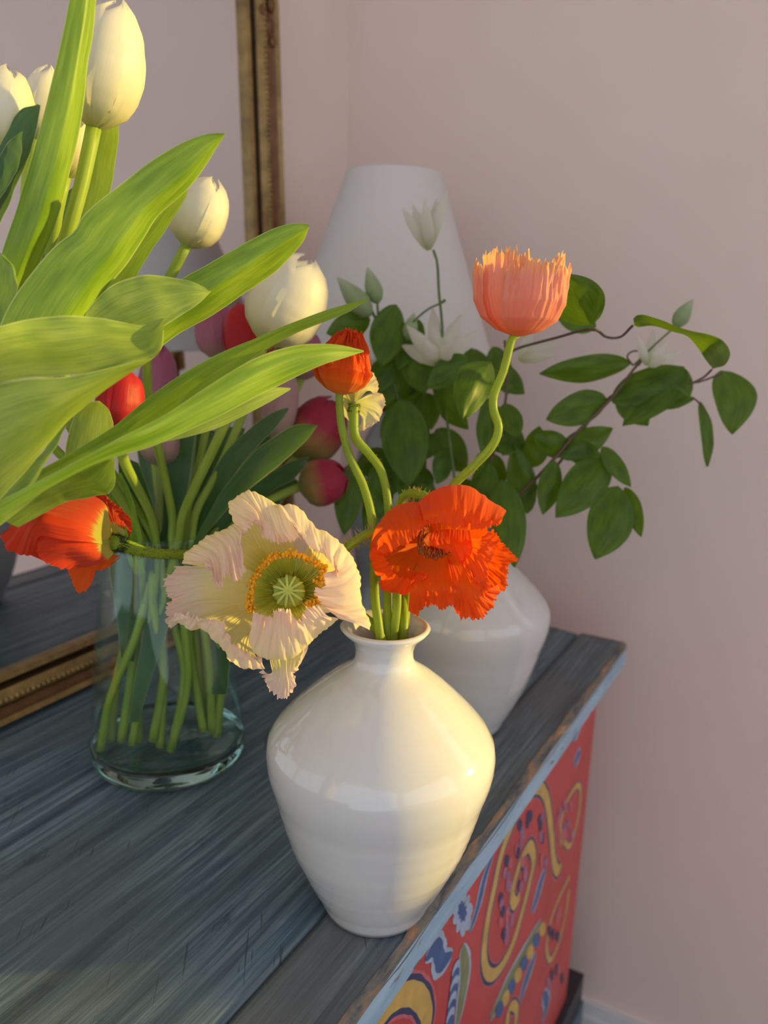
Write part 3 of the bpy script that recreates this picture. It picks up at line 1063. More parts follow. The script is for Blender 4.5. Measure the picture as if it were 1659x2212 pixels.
# tall leaf left of the cream tulip
blade(tA, [(183, -120), (160, -40), (120, 140), (75, 320), (38, 440), (0, 560), (-30, 680)], [(212, -130), (207, 0), (190, 160), (173, 270), (130, 450), (80, 580), (20, 700)], (.330, .338, .35, .365), (.338, .348, .361, .377), -.38, crease=.64, nv=16)
# broad diagonal leaf
blade(tA, [(484, 288), (440, 291), (390, 310), (330, 345), (270, 390), (186, 460), (160, 500), (120, 530), (60, 600), (15, 670), (-20, 760)],
      [(486, 290), (470, 315), (425, 385), (380, 430), (330, 480), (285, 555), (240, 610), (205, 665), (175, 715), (150, 760), (110, 820)], (.340, .337, .334, .332), (.343, .350, .351, .347), -.30, crease=.70, nv=16)
blade(tA, [(405, 398), (380, 420), (310, 500), (250, 570), (200, 640), (160, 720)], [(406, 402), (398, 430), (360, 495), (325, 545), (290, 605), (240, 700)], (.36, .37, .38), (.356, .362, .375), .05, MT['leaf'])
blade(tD, [(215, 250), (190, 330), (180, 420), (150, 520), (110, 620)], [(256, 262), (254, 310), (243, 390), (215, 480), (170, 600)], (.41, .42, .43), (.40, .41, .42), .12, MT['leaf'])
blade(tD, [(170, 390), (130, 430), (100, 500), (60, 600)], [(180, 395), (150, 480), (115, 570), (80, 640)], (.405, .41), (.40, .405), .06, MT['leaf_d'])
# small leaf folding at its tip
blade(tE, [(456, 627), (400, 605), (335, 594), (290, 598), (240, 618), (195, 662), (170, 710)], [(455, 630), (430, 655), (370, 695), (320, 725), (270, 740), (210, 750), (180, 760)], (.360, .352, .348, .346), (.361, .356, .354, .352), -.08, MT['leaf_b'], crease=.6)
# long leaf to the mirror frame
blade(tE, [(668, 486), (640, 482), (590, 494), (520, 530), (450, 570), (390, 605), (340, 650), (300, 700)], [(668, 490), (655, 525), (610, 572), (560, 612), (500, 652), (440, 692), (370, 735), (320, 770), (250, 810)], (.380, .378, .377, .376), (.388, .393, .393, .388), -.33, crease=.5, nv=16)
# wide curling leaf at the left edge, folded in two
blade(tB, [(352, 682), (310, 702), (255, 694), (200, 685), (140, 682), (60, 690), (0, 705), (-80, 725)], [(354, 690), (352, 730), (332, 768), (270, 785), (210, 803), (150, 812), (60, 815), (0, 826), (-80, 845)], (.332, .322, .310, .296), (.330, .312, .298, .282), .20, MT['leaf_b'], .0014, 48, 14)
blade(tB, [(352, 700), (350, 745), (330, 772), (270, 786), (150, 813), (50, 818), (-80, 846)], [(353, 715), (346, 752), (305, 790), (215, 852), (130, 930), (70, 1000), (0, 1078), (-60, 1140)], (.332, .315, .301, .285), (.333, .322, .309, .294), -.12, MT['leaf_b'], .0010, 48, 12)
# two long spears pointing right
blade(tF, [(797, 644), (740, 659), (650, 690), (560, 728), (460, 770), (380, 815), (320, 860), (240, 925), (140, 985), (40, 1040), (-60, 1090)],
      [(797, 646), (745, 675), (660, 712), (600, 742), (545, 775), (470, 830), (400, 880), (320, 930), (220, 985), (100, 1045), (-40, 1120)], (.368, .360, .350, .337, .325), (.366, .350, .339, .328, .318), .16, crease=.4, nv=14)
blade(tF, [(786, 757), (740, 746), (690, 742), (620, 750), (540, 780), (440, 840), (350, 900), (250, 950), (100, 1030), (-40, 1100)],
      [(786, 760), (740, 774), (690, 790), (600, 835), (540, 865), (450, 910), (330, 962), (200, 1003), (60, 1082), (-40, 1140)], (.362, .347, .330, .314, .300), (.361, .348, .332, .315, .300), -.14, crease=.42, nv=14)
blade(tF, [(628, 838), (590, 838), (540, 855), (460, 890), (340, 945), (200, 990), (60, 1070), (-40, 1130)],
      [(627, 842), (590, 864), (550, 886), (480, 920), (400, 945), (300, 968), (150, 1022), (40, 1105), (-40, 1165)], (.356, .345, .330, .318), (.356, .344, .330, .318), -.06, MT['leaf_b'])
# leaves behind them on the left
blade(tC, [(205, 866), (170, 880), (150, 930), (140, 990), (150, 1060)], [(216, 866), (240, 895), (246, 930), (238, 990), (215, 1060)], (.38, .39, .40), (.375, .38, .39), .18, MT['leaf_b'])
blade(tC, [(244, 985), (190, 1000), (120, 1030), (60, 1080), (0, 1120)], [(248, 990), (250, 1035), (238, 1062), (205, 1072), (130, 1090), (40, 1140)], (.352, .345, .34), (.348, .338, .335), .15, MT['leaf'])
blade(tB, [(140, 915), (90, 975), (40, 1030), (-40, 1110)], [(145, 920), (112, 985), (55, 1062), (0, 1132), (-40, 1170)], (.335, .33, .325), (.33, .318, .315), .1, MT['leaf'])
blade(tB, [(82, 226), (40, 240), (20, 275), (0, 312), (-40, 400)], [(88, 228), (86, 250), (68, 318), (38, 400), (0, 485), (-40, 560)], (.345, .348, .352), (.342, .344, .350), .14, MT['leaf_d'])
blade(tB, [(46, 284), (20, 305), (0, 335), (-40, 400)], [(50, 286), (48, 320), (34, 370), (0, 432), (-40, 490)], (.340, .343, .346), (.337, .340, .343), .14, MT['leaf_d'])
blade(tB, [(0, 545), (-30, 600), (-40, 680), (-30, 760)], [(4, 550), (30, 582), (38, 622), (25, 670), (0, 730), (-20, 770)], (.338, .345), (.33, .338), .12, MT['leaf'])

# ------------------------------------------------------------------ tulips deeper in the glass vase
tG = tulip('mauve pink tulip left of the red one, behind the leaves', (470, 775), (462, 640), 92, MT['t_pink'], .57,
           [(462, 850, .57), (430, 1000, .565), (405, 1100, .56), (398, 1200, .56), (410, 1400, .57), (440, 1580, .58)], .4, .02, GT)
tH = tulip('red tulip tucked under the large white tulip', (552, 795), (520, 655), 110, MT['t_red'], .545,
           [(530, 880, .55), (470, 1020, .55), (420, 1120, .55), (420, 1250, .56), (450, 1420, .572), (458, 1580, .582)], .9, .08, GT)
tI = tulip('open red tulip glowing in sun between the leaves', (250, 930), (268, 800), 104, MT['t_red'], .46,
           [(270, 1000, .48), (330, 1130, .53), (335, 1250, .55), (310, 1450, .565), (286, 1608, .577)], .1, .25, GT)
tJ = tulip('dim pink tulip deep among the stems', (330, 900), (352, 742), 84, MT['t_pink'], .60,
           [(335, 1000, .59), (350, 1150, .575), (340, 1300, .575), (300, 1480, .58), (300, 1600, .59)], .5, 0, GT)
tK = tulip('pale pink pointed tulip left of the crimson ones', (590, 950), (622, 790), 76, MT['t_pale'], .60,
           [(560, 1020, .59), (470, 1120, .575), (420, 1190, .57), (420, 1350, .575), (440, 1560, .59)], .2, 0, GT)
tL = tulip('crimson tulip behind the poppy stems', (640, 990), (730, 862), 124, MT['t_crim'], .62,
           [(590, 1040, .60), (500, 1120, .58), (440, 1180, .57), (450, 1350, .58), (470, 1560, .59)], .7, .1, GT)
tM = tulip('yellow and crimson tulip drooping lowest to the right', (646, 1052), (752, 1028), 104, MT['t_crim'], .585,
           [(600, 1072, .58), (530, 1110, .57), (450, 1170, .56), (440, 1300, .565), (480, 1420, .575), (468, 1590, .585)], .2, .1, GT)
tN = tulip('pale greyish pink tulip low among the vase stems', (348, 1008), (352, 900), 92, MT['t_pale'], .55,
           [(346, 1040, .55), (345, 1100, .55), (345, 1170, .555), (320, 1300, .565), (262, 1420, .572), (240, 1600, .585)], .8, 0, GT, .0032, MT['stem_w'])
tO = tulip('pink tulip peeping out below the large white tulip', (650, 820), (664, 712), 84, MT['t_pink'], .62,
           [(600, 920, .61), (500, 1060, .59), (430, 1180, .575), (440, 1350, .58), (455, 1570, .59)], .3, .06, GT)
# dark leaves around the neck of the glass vase
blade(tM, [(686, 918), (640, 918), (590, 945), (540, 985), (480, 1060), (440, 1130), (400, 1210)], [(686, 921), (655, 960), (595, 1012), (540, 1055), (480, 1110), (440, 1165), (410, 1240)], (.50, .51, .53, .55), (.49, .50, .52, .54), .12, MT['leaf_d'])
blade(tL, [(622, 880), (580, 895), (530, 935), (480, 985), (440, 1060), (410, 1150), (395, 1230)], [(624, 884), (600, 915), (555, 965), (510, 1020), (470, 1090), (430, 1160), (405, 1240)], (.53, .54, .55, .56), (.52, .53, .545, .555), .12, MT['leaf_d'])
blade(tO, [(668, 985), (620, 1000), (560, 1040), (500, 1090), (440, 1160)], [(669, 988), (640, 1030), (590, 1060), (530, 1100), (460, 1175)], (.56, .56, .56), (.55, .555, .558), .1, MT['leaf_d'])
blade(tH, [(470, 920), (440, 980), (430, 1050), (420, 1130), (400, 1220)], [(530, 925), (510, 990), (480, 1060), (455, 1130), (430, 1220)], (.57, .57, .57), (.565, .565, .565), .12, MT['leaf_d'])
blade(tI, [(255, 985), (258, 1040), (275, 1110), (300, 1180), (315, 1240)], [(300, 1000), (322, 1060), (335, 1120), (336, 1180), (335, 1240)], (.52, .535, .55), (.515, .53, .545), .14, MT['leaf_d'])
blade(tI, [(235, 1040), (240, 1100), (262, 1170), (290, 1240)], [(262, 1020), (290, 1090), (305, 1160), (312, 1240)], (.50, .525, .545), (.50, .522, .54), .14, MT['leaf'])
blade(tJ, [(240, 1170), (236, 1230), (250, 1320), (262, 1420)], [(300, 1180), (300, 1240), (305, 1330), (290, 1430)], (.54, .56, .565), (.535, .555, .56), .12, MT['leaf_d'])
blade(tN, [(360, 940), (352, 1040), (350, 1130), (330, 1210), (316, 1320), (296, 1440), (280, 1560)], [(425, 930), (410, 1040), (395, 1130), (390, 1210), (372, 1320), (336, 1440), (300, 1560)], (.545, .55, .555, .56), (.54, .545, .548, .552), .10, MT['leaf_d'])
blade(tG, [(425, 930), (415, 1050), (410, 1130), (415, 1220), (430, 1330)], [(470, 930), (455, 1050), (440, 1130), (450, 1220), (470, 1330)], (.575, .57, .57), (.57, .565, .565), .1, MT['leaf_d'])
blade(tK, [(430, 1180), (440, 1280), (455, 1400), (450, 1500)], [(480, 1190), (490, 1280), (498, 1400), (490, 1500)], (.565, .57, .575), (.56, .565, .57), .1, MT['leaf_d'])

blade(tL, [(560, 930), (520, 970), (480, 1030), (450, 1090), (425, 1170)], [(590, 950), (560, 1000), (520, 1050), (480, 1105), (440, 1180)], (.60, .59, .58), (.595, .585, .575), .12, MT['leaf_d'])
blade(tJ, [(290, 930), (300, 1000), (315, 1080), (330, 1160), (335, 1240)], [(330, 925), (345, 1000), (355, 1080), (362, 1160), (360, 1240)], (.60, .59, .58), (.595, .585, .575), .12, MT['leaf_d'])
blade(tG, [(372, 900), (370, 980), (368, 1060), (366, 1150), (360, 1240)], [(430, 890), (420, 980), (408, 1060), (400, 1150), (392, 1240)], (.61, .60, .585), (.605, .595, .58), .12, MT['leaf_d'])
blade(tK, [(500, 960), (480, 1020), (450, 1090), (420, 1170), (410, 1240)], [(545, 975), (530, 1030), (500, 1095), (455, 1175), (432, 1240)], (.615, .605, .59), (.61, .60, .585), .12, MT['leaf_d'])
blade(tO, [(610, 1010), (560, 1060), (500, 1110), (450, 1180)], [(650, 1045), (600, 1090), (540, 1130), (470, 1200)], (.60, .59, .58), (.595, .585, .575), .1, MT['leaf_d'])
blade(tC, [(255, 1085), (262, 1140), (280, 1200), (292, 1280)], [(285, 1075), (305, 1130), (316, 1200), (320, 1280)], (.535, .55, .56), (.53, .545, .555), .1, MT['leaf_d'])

# ------------------------------------------------------------------ poppies
C4 = (0, 1000, 2.765)
C5 = (330, 1030, 3.318)
C6 = (700, 980, 3.318)
C6b = (690, 550, 3.161)


def lobe(parent, rows, mat, c, amp=.0016, fu=9, fv=2.0, nu=70, nv=30, pw=1.0, lo=0.15, edge=.0014, name='petal', ruf=None):
    """poppy petal lofted from base to rim (and on to a folded lip), crumpled like silk"""
    SEED[0] += 11
    sd_ = SEED[0]
    G = loft_pts([row(p, d, c) for p, d in rows], nu, nv)
    # ragged rim: slide the last rows along the sheet
    dirn = G[-1] - G[-3]
    dirn /= np.linalg.norm(dirn, axis=1, keepdims=True) + 1e-9
    for i in range(nu + 1):
        e = edge * (nz(i * .35, sd_) + .7 * nz(i * .9, sd_ + 2))
        for k, f in ((1, 1.0), (2, .6), (3, .3)):
            G[-k, i] += dirn[i] * e * f
    base_ = crinkle(amp, fu, fv, sd_, pw, lo)
    if ruf is None:
        return sheet(name, G, mat, parent, base_)
    ra, rf = ruf                                                 # frilled rim: amplitude, frills along it
    fr_ = lambda u, v: base_(u, v) + 0.0004 * nz(u * rf * 1.7, v * .7, sd_ + 20) + ra * max(0.0, (v - .35) / .65) ** 1.4 * (nz(u * rf, v * 2.2, sd_ + 30) + .5 * nz(u * rf * 2.1, v * 5, sd_ + 33))
    return sheet(name, G, mat, parent, fr_)


def scaled(pts, c, k):
    return [(c[0] + (x - c[0]) * k, c[1] + (y - c[1]) * k) for x, y in pts]


# --- cream poppy facing the lens
qW = thing('poppy', 'big ruffled cream poppy with green pod and orange stamens, front centre', 'poppy', P(860, 1400, .415), GP)
WO = [(690, 95), (780, 130), (890, 200), (1000, 195), (1080, 240), (1150, 350), (1250, 400), (1340, 470), (1420, 560), (1455, 640), (1485, 720), (1490, 850), (1480, 960), (1400, 1010), (1330, 1030), (1210, 1110), (1110, 1200), (1000, 1290), (850, 1320), (680, 1370), (550, 1320), (450, 1180), (330, 1075), (190, 1050), (105, 1040), (100, 920), (95, 830), (80, 740), (185, 680), (230, 540), (310, 490), (400, 420), (500, 390), (600, 345), (580, 260), (560, 190), (600, 155), (690, 95)]
ctr = (965, 835)
lobe(qW, [(scaled(WO, ctr, .04), .402), (scaled(WO, ctr, .30), .404), (scaled(WO, ctr, .5), .404), (scaled(WO, ctr, .74), .401)], MT['q_white'], C5, .0012, 22, 2, 160, 22, 1, .2, .0008)
lobe(qW, [([(900, 780), (880, 830), (890, 880)], .4), ([(620, 640), (560, 820), (640, 960)], .400), ([(330, 640), (300, 830), (340, 1000)], .392), ([(190, 640), (130, 700), (80, 740), (95, 790), (95, 830), (130, 880), (100, 930), (105, 1065), (190, 1045)], .381)], MT['q_white'], C5, .0011, 10, 1.2, 110, 36, edge=.0026, ruf=(.0034, 17))
lobe(qW, [([(900, 800), (920, 770), (950, 750)], .4), ([(620, 700), (660, 580), (760, 480)], .400), ([(330, 640), (400, 500), (580, 380)], .384), ([(205, 620), (230, 545), (300, 495), (400, 420), (500, 390), (560, 352), (600, 330)], .373), ([(330, 620), (390, 600), (440, 560), (500, 520), (560, 470), (610, 430), (640, 400)], .366), ([(385, 610), (430, 680), (470, 815), (535, 690), (590, 752), (650, 680), (612, 540)], .364)], MT['q_white'], C5, .0017, 12, 3, 150, 50, edge=.0026, ruf=(.0034, 17))
lobe(qW, [([(930, 770), (970, 755), (1010, 760)], .4), ([(760, 560), (880, 520), (1020, 540)], .402), ([(640, 380), (800, 300), (980, 330)], .390), ([(600, 345), (560, 260), (548, 190), (600, 155), (690, 95), (780, 130), (890, 200), (970, 200)], .375), ([(640, 400), (650, 330), (680, 270), (740, 250), (800, 300), (860, 350), (920, 380), (1000, 330)], .369), ([(660, 420), (720, 330), (780, 380), (800, 430), (850, 460), (900, 472), (980, 465), (1060, 440)], .368)], MT['q_white'], C5, .0017, 11, 3, 150, 50, edge=.0026, ruf=(.0034, 17))
lobe(qW, [([(990, 765), (1030, 800), (1030, 850)], .4), ([(1060, 620), (1160, 760), (1150, 880)], .402), ([(1100, 400), (1280, 660), (1300, 900)], .388), ([(890, 200), (1000, 195), (1080, 240), (1150, 350), (1250, 400), (1340, 470), (1420, 560), (1455, 640), (1490, 750), (1490, 850), (1510, 920), (1560, 1085)], .375), ([(960, 280), (1040, 330), (1100, 400), (1180, 450), (1270, 520), (1330, 600), (1370, 680), (1380, 760), (1380, 850), (1380, 930), (1400, 990), (1480, 1060)], .367), ([(1010, 350), (1060, 420), (1110, 490), (1190, 540), (1240, 570), (1290, 640), (1330, 720), (1235, 690), (1230, 790), (1155, 805), (1215, 910), (1340, 1020)], .366)], MT['q_white'], C5, .0017, 14, 3, 150, 50, edge=.0026, ruf=(.0034, 17))
lobe(qW, [([(930, 885), (900, 870), (890, 850)], .4), ([(800, 1010), (720, 960), (660, 900)], .402), ([(720, 1220), (560, 1100), (400, 980)], .390), ([(800, 1365), (680, 1372), (550, 1320), (520, 1260), (450, 1180), (330, 1075), (270, 1095), (190, 1050), (120, 1060)], .378), ([(790, 1330), (690, 1320), (600, 1270), (550, 1200), (480, 1120), (380, 1050), (300, 1040), (210, 1010), (150, 1000)], .372), ([(780, 1300), (690, 1270), (610, 1220), (535, 1140), (520, 1045), (440, 1030), (300, 1000), (230, 980), (160, 965)], .371)], MT['q_white'], C5, .0015, 12, 3, 150, 50, edge=.0026, ruf=(.0034, 17))
lobe(qW, [([(1000, 1000), (900, 1050), (800, 1050)], .39), ([(1100, 1220), (950, 1250), (840, 1320)], .388), ([(1060, 1330), (960, 1400), (850, 1400)], .384), ([(1112, 1205), (1060, 1330), (1010, 1440), (1000, 1530), (950, 1590), (880, 1570), (810, 1490), (800, 1430), (770, 1385)], .380)], MT['q_white'], C5, .0012, 8, 2, 110, 36, edge=.0026, ruf=(.0034, 17))
lobe(qW, [([(1020, 870), (970, 890), (920, 880)], .4), ([(1160, 980), (980, 1060), (780, 1030)], .396), ([(1280, 1030), (1010, 1240), (730, 1180)], .376), ([(1335, 1025), (1210, 1110), (1110, 1195), (1000, 1290), (850, 1312), (730, 1275), (690, 1180)], .369), ([(1260, 1000), (1150, 1040), (1060, 1110), (970, 1130), (880, 1140), (790, 1130), (705, 1080)], .362), ([(1190, 925), (1100, 950), (1045, 1030), (975, 962), (880, 958), (850, 1005), (720, 968)], .362)], MT['q_white'], C5, .0015, 12, 2.6, 150, 50, edge=.0026, ruf=(.0034, 17))
# seed pod with its ridges
pc = P(625, 1278, .386)
pax, pa, pb_ = frame_of(P(619, 1276, .375) - P(630, 1284, .40))
g = Geo()
prof = [(0.0, -.9), (.55, -.85), (.9, -.4), (1.0, .1), (.97, .45), (.85, .72), (.5, .86), (0.0, .88)]
pr = 34 / F * .386 * SC
V, n = [], 40
pp = crspline(np.array(prof), 22)
for r, z in pp:
    for j in range(n):
        w_ = 2 * math.pi * j / n
        rr = max(r, 0) * pr * (1 + .05 * math.cos(10 * w_) * (z < .7))
        V.append(pc + pax * z * pr + rr * (math.cos(w_) * pa + math.sin(w_) * pb_))
g.add(V, [(i * n + j, i * n + (j + 1) % n, (i + 1) * n + (j + 1) % n, (i + 1) * n + j) for i in range(len(pp) - 1) for j in range(n)])
pod = g.build('seed_pod', MT['pod'], qW, True, label='green ribbed seed pod')
g = Geo()
for i in range(11):
    w_ = 2 * math.pi * i / 11
    di = math.cos(w_) * pa + math.sin(w_) * pb_
    v_, f_, u_, _ = tube_pts([pc + pax * pr * .93, pc + di * pr * .45 + pax * pr * .93, pc + di * pr * .86 + pax * pr * .80, pc + di * pr * 1.02 + pax * pr * .48], [pr * .10, pr * .10, pr * .11, pr * .06], 6, 10)
    g.add(v_, f_, u_)
g.build('stigma_ridges', MT['podridge'], pod, True)
g = Geo()
ring = [(705, 975), (690, 905), (705, 850), (715, 760), (760, 680), (830, 590), (920, 560), (1045, 555), (1130, 600), (1225, 650), (1200, 740), (1190, 820), (1180, 890), (1100, 925)]
rp = crspline(row(ring, .383, C5), 170)
rnd = random.Random(5)
fil = Geo()
bc = P(625, 1282, .4005)
for k, q in enumerate(rp):
    for rep in range(2):
        e = np.array([rnd.gauss(0, .0010) for _ in range(3)])
        ball(g, q + e, .00100 * rnd.uniform(.7, 1.2), 6, 4, (rnd.uniform(.7, 1.3), rnd.uniform(.7, 1.3), rnd.uniform(.8, 1.5)))
    w_ = bc + (q - bc) * .28 + np.array([rnd.gauss(0, .0006) for _ in range(3)])
    v_, f_, u_, _ = tube_pts([w_, (w_ + q) / 2 + np.array([0, .0015, -.0005]), q], .00016, 4, 5)
    fil.add(v_, f_, u_)
for i in range(110):                                            # loose filaments all round
    w_ = 2 * math.pi * rnd.random()
    di = math.cos(w_) * pa + math.sin(w_) * pb_
    a_ = pc - pax * pr * .5 + di * pr
    b_ = pc + pax * pr * .15 + di * pr * rnd.uniform(1.9, 2.6)
    v_, f_, u_, _ = tube_pts([a_, (a_ + b_) / 2 - pax * pr * .25, b_], .00014, 4, 5)
    fil.add(v_, f_, u_)
g.build('anthers', MT['anther'], qW, True, kind='stuff', label='ring of orange anthers')
fil.build('filaments', MT['filament'], qW, True, kind='stuff')
st, fr = tube('stem', [P(632, 1290, .402), P(670, 1250, .412), P(740, 1190, .412), P(800, 1150, .418), P(838, 1150, .424), P(855, 1210, .424), P(858, 1300, .418), P(850, 1380, .418), P(845, 1500, .42)], .0027, MT['pstem'], qW, 12, 60)
hairs('stem_hairs', fr, 420, .0042, MT['hair'], st, .05, .62, .0002, 4)

# --- orange poppy in front
qO = thing('poppy', 'crumpled bright orange poppy hanging over the front vase shoulder', 'poppy', P(880, 1400, .415), GP)
DOFF[0] = 0.030
OO = [(350, 660), (380, 560), (430, 460), (500, 390), (600, 355), (690, 350), (760, 290), (890, 236), (960, 230), (1050, 250), (1120, 300), (1200, 360), (1270, 415), (1230, 520), (1300, 660), (1360, 760), (1305, 950), (1250, 960), (1190, 1130), (1080, 1170), (970, 1160), (900, 1085), (800, 1090), (660, 1140), (615, 1060), (570, 1000), (430, 990), (400, 900), (370, 800), (345, 720), (350, 660)]
oc = (800, 680)
lobe(qO, [(scaled(OO, oc, .05), .408), (scaled(OO, oc, .4), .412), (scaled(OO, oc, .5), .412), (scaled(OO, oc, .86), .406)], MT['q_orange'], C6, .0012, 20, 2, 150, 20, 1, .2, .0006)
lobe(qO, [([(960, 680), (1000, 640), (1040, 600)], .4), ([(1150, 850), (1190, 760), (1160, 620)], .388), ([(1250, 965), (1305, 970), (1320, 800), (1385, 760), (1300, 660), (1205, 540)], .384)], MT['q_orange'], C6, .0020, 8, 2, 100, 40, edge=.0022, ruf=(.0017, 13))
lobe(qO, [([(930, 720), (980, 760), (1000, 800)], .398), ([(1120, 780), (1150, 860), (1120, 940)], .394), ([(1320, 800), (1290, 930), (1235, 980), (1150, 1050)], .392)], MT['q_orange'], C6, .0016, 8, 2, 70, 26)
lobe(qO, [([(880, 740), (930, 740), (980, 760)], .395), ([(900, 850), (1000, 880), (1120, 860)], .372), ([(930, 1000), (1060, 1040), (1200, 960)], .368), ([(950, 1090), (970, 1170), (1080, 1182), (1130, 1180), (1190, 1130), (1250, 1000), (1250, 935)], .375)], MT['q_orange'], C6, .0022, 8, 2, 100, 40, edge=.0022, ruf=(.0017, 13))
lobe(qO, [([(700, 740), (790, 760), (880, 740)], .395), ([(640, 850), (780, 850), (950, 850)], .378), ([(615, 980), (760, 960), (980, 980)], .367), ([(605, 1130), (660, 1157), (700, 1112), (800, 1090), (850, 1122), (900, 1090), (985, 1130)], .373)], MT['q_orange'], C6, .0020, 7, 2, 100, 40, edge=.0022, ruf=(.0017, 13))
lobe(qO, [([(700, 640), (680, 700), (720, 740)], .398), ([(440, 660), (500, 780), (640, 830)], .382), ([(352, 660), (330, 770), (375, 860), (408, 880), (400, 970), (500, 990), (570, 1012), (625, 965), (720, 860)], .374), ([(430, 700), (440, 760), (470, 800), (500, 850), (540, 880), (590, 900), (640, 900), (660, 880), (735, 855)], .366)], MT['q_orange'], C6, .0020, 9, 3, 100, 40, edge=.0022, ruf=(.0017, 13))
lobe(qO, [([(900, 700), (950, 660), (1000, 640)], .395), ([(990, 780), (1060, 720), (1100, 610)], .370), ([(1080, 880), (1130, 1012), (1190, 960), (1180, 860), (1222, 700), (1205, 550)], .368)], MT['q_orange'], C6, .0020, 8, 3, 100, 40, edge=.0022, ruf=(.0017, 13))
lobe(qO, [([(770, 560), (900, 540), (1050, 550)], .386), ([(755, 600), (900, 640), (1060, 640)], .373), ([(760, 670), (850, 690), (930, 740), (990, 815), (1040, 760), (1065, 690)], .370)], MT['q_orange'], C6, .0014, 6, 2, 100, 40, edge=.0022, ruf=(.0017, 13))
g = Geo()
fil = Geo()
rnd = random.Random(9)
ap = crspline(row([(730, 500), (690, 560), (680, 620), (710, 680), (770, 720), (830, 715), (885, 690)], .377, C6), 90)
oc3 = P(*(700 + 780 / 3.318, 980 + 620 / 3.318), .425)
for q in ap:
    for rep in range(2):
        e = np.array([rnd.gauss(0, .0012) for _ in range(3)])
        ball(g, q + e, .0010 * rnd.uniform(.7, 1.2), 6, 4, (.7, .7, 1.6))
    v_, f_, u_, _ = tube_pts([oc3 + (q - oc3) * .2, q], .00018, 4, 4)
    fil.add(v_, f_, u_)
g.build('anthers', MT['anther_d'], qO, True, kind='stuff', label='rust coloured anthers')
fil.build('filaments', MT['anther_d'], qO, True, kind='stuff')
lobe(qO, [([(690, 640), (740, 600), (800, 590)], .402), ([(350, 665), (375, 550), (430, 460), (500, 390), (600, 355), (700, 348), (790, 330)], .393), ([(362, 700), (420, 620), (480, 550), (560, 500), (640, 460), (720, 440), (830, 430)], .370), ([(395, 708), (450, 712), (500, 692), (540, 660), (600, 648), (660, 590), (700, 545), (765, 495)], .366)], MT['q_orange'], C6, .0014, 8, 2, 100, 40, edge=.0022, ruf=(.0017, 13))
lobe(qO, [([(800, 600), (860, 600), (900, 640)], .402), ([(690, 345), (760, 285), (880, 235), (960, 229), (1050, 250), (1130, 305), (1200, 360), (1275, 410)], .390), ([(700, 420), (780, 400), (880, 370), (960, 370), (1050, 390), (1120, 420), (1180, 440), (1282, 460)], .366), ([(720, 490), (800, 500), (850, 500), (930, 532), (965, 520), (1040, 545), (1120, 540), (1200, 525), (1262, 505)], .364)], MT['q_orange'], C6, .0015, 10, 2, 100, 40, edge=.0022, ruf=(.0017, 13))
DOFF[0] = 0.0
st, fr = tube('stem', [P(945, 1170, .43), P(935, 1090, .446), P(900, 1066, .452), P(868, 1078, .456), P(862, 1140, .456), P(868, 1250, .44), P(872, 1360, .42), P(862, 1500, .425)], .0029, MT['pstem'], qO, 12, 60)
hairs('stem_hairs', fr, 420, .0040, MT['hair'], st, .1, .6, .0002, 8)

# --- orange red poppy at the left, nodding away
qL = thing('poppy', 'orange-red poppy with yellow base nodding left on a long bent stem', 'poppy', P(820, 1400, .41), GP)
lobe(qL, [([(690, 440), (720, 430), (745, 440)], .377), ([(600, 260), (660, 280), (750, 370)], .383), ([(560, 205), (600, 175), (650, 210), (770, 320), (787, 395), (772, 445)], .384)], MT['q_left'], C4, .0016, 8, 2)
lobe(qL, [([(660, 530), (690, 550), (720, 550)], .377), ([(500, 610), (570, 610), (660, 600)], .383), ([(400, 632), (430, 710), (460, 772), (520, 757), (560, 690), (545, 652), (640, 628), (720, 560)], .384)], MT['q_orange'], C4, .0016, 8, 2)
lobe(qL, [([(690, 420), (690, 470), (690, 530)], .380), ([(560, 230), (560, 400), (560, 590)], .392), ([(300, 200), (300, 380), (330, 600)], .392), ([(160, 270), (60, 420), (110, 520)], .375)], MT['q_left'], C4, .0014, 10, 2)
lobe(qL, [([(655, 460), (655, 500), (680, 540)], .373), ([(545, 450), (545, 530), (620, 595)], (.353, .353, .365)), ([(390, 430), (390, 540), (500, 622)], (.346, .348, .365)), ([(240, 430), (225, 480), (240, 570), (330, 620), (400, 634), (470, 628)], (.346, .345, .352, .365))], MT['q_left'], C4, .0013, 13, 1.5, 80, 34)
lobe(qL, [([(660, 420), (648, 450), (655, 495)], .373), ([(625, 240), (540, 370), (545, 475)], (.374, .353, .351)), ([(440, 165), (365, 320), (400, 462)], (.374, .345, .344)), ([(245, 192), (200, 320), (235, 440)], (.372, .343, .342)), ([(150, 260), (80, 350), (40, 410), (5, 432), (30, 500), (100, 546), (200, 546)], (.366, .352, .352, .352))], MT['q_left'], C4, .0013, 13, 1.5, 80, 44)
blade(qL, [(194, 1013), (190, 1030), (183, 1045), (168, 1060)], [(197, 1012), (196, 1030), (190, 1048), (180, 1062)], .376, .374, .1, MT['q_left'], 0, 14, 3, 'petal')
st, fr = tube('stem', [P(244, 1172, .373), P(262, 1175, .378), P(300, 1188, .388), (P(345, 1196, .40)), P(400, 1198, .415), P(480, 1205, .43), P(600, 1230, .44), P(720, 1290, .432), P(800, 1345, .418), P(830, 1400, .412), P(840, 1500, .415)], [.0040, .0030, .0031, .0030, .0029, .0028, .0028], MT['pstem'], qL, 14, 80)
hairs('stem_hairs', fr, 520, .0022, MT['hairdark'], st, .0, .5, .00010, 12)
hairs('receptacle_hairs', fr, 500, .0022, MT['hairdark'], st, .0, .035, .00012, 13)


